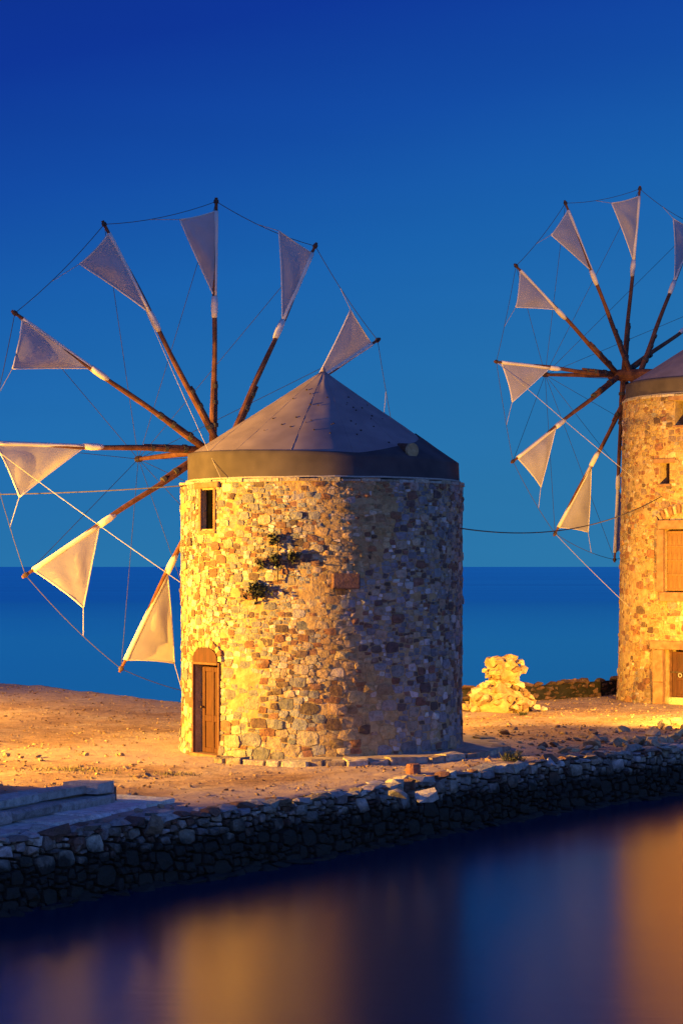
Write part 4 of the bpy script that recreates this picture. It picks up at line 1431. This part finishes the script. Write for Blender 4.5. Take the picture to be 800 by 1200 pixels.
# ------------------------------------------------------------------ plants
def leaf(r, p, d, L, W):
    d = d.normalized()
    s = d.cross(Vector((r.gauss(0, 1), r.gauss(0, 1), r.gauss(0, 1)))).normalized()
    return [p, p + d * L * 0.5 + s * W, p + d * L, p + d * L * 0.5 - s * W], [(0, 1, 2), (0, 2, 3)]
def wall_plant(r, px, py, wid, hgt, n, droop, label):
    th, z = hit(px, py, C1.x, C1.y, R1 + 0.05)
    o, t, up, nr = frame_at(C1.x, C1.y, th, R1 + 0.03)
    c = o + up * z
    root = empty('wall_plant', c - nr * 0.02)
    tag(root, label, 'plant', 'plants growing out of the squat mill')
    mb = MB(); stm = MB()
    for k in range(9):
        q = r.uniform(0, 2 * PI)
        e = c + t * (wid * math.cos(q) * r.uniform(0.5, 1)) + up * (hgt * math.sin(q) * r.uniform(0.5, 1) - droop * r.random()) + nr * r.uniform(0.04, 0.13)
        mid = c.lerp(e, 0.5) + nr * 0.03
        stm.add(*tube([c - nr * 0.03, mid, e], [0.008, 0.006, 0.003], 4))
        for j in range(n // 9):
            k2 = r.uniform(0.25, 1.05)
            p = (c.lerp(mid, k2 * 2) if k2 < 0.5 else mid.lerp(e, k2 * 2 - 1)) + Vector((r.gauss(0, .025), r.gauss(0, .025), r.gauss(0, .025)))
            d = Vector((r.gauss(0, 1), r.gauss(0, 1), r.gauss(0, 1))) + nr * 0.7
            mb.add(*leaf(r, p, d, r.uniform(0.05, 0.1), r.uniform(0.015, 0.03)))
    stm.build('stem', M_WOOD, root)
    mb.build('foliage', M_LEAF, root)
r9 = random.Random(97)
wall_plant(r9, 320, 632, 0.13, 0.11, 110, 0.02, 'small dark tuft, highest of the plants on the squat mill wall')
wall_plant(r9, 323, 656, 0.12, 0.17, 150, 0.06, 'narrow dark plant growing beside the rod on the mill wall')
wall_plant(r9, 345, 649, 0.14, 0.12, 130, 0.05, 'small dark plant nearest the pinkish squared block on the mill wall')
wall_plant(r9, 306, 661, 0.09, 0.09, 70, 0.03, 'sparse small plant just above the largest plant on the mill wall')
wall_plant(r9, 304, 686, 0.33, 0.15, 380, 0.26, 'largest of the dark bushy plants on the squat mill wall')
th, z = hit(326, 655, C1.x, C1.y, R1 + 0.05)
p = put1(th * R1, z, 0.09)
mb = MB()
mb.add(*tube([p + Vector((0, 0, 0.42)), p - Vector((0, 0, 0.45))], 0.014, 6))
for dz in (0.38, -0.4):
    q = put1(th * R1, z + dz, -0.05)
    mb.add(*tube([p + Vector((0, 0, dz)), q], 0.012, 6))
tag(mb.build('wall_rod', M_IRON), 'thin upright iron rod fixed to the squat mill wall', 'rod')

def tuft(r, px, py, n, h, label, group=None, spread=0.12, mat=M_GRASS):
    g = ground_at(px, py, 0.0)
    g.z = ground_z(g.x, g.y)
    mb = MB()
    for k in range(n):
        p = g + Vector((r.gauss(0, spread), r.gauss(0, spread * 0.6), -0.01))
        p.z = ground_z(p.x, p.y) - 0.01
        mb.add(*leaf(r, p, Vector((r.gauss(0, 0.5), r.gauss(0, 0.5), 1)), h * r.uniform(0.5, 1.2), 0.008))
    tag(mb.build('grass_tuft', mat), label, 'grass', group)
for (px, py, n, h, sp) in ((62, 903, 130, 0.07, 0.3), (88, 903, 160, 0.09, 0.28), (118, 905, 110, 0.06, 0.3), (170, 909, 60, 0.05, 0.2), (205, 908, 130, 0.08, 0.2)):
    tuft(r9, px, py, n, h, 'low dry grass tuft on the sand before the arched door', 'dry tufts by the door path', sp)
tuft(r9, 599, 893, 150, 0.2, 'green tuft growing where the plinth kerb meets the bare earth', None, 0.11, M_LEAF)
tuft(r9, 612, 838, 70, 0.14, 'small dark tuft at the foot of the ruined stub', None, 0.05, M_LEAF)

# ------------------------------------------------------------------ floodlights
for (p, aim, power, cone, blend, label) in FLOODS:
    p = Vector(p); aim = Vector(aim)
    gz = ground_z(p.x, p.y)
    fl = empty('floodlight', (p.x, p.y, gz))
    tag(fl, label, 'floodlight', 'floodlights that light the mills')
    d = (aim - p).normalized()
    side = d.cross(Vector((0, 0, 1))).normalized(); up = side.cross(d)
    back = p - d * 0.14
    vv, ff = tube([(p.x - d.x * 0.2, p.y - d.y * 0.2, gz - 0.2), (p.x - d.x * 0.2, p.y - d.y * 0.2, p.z - 0.2)], 0.04, 8)
    mesh_obj('post', vv, ff, M_METAL, fl)
    mesh_obj('housing', *box_frame(p - d * 0.05, side, up, d, -0.22, 0.22, -0.16, 0.16, -0.16, 0.0, 0.02), M_METAL, fl)
    vv, ff = tube([p - d * 0.12 - up * 0.15, Vector((p.x - d.x * 0.2, p.y - d.y * 0.2, p.z - 0.24))], 0.03, 6)
    mesh_obj('yoke', vv, ff, M_METAL, fl)
    mesh_obj('lens', *box_frame(p - d * 0.05, side, up, d, -0.19, 0.19, -0.13, 0.13, 0.001, 0.012), M_LENS, fl)
    ld = bpy.data.lights.new('flood_beam', 'SPOT')
    ld.energy = power; ld.color = LAMP_COL
    ld.spot_size = math.radians(cone); ld.spot_blend = blend
    ld.shadow_soft_size = 0.12
    lo = bpy.data.objects.new('flood_beam', ld)
    COL.objects.link(lo)
    lo.parent = fl
    lo.location = p + d * 0.06 - Vector((p.x, p.y, gz))
    lo.rotation_euler = d.to_track_quat('-Z', 'Y').to_euler()
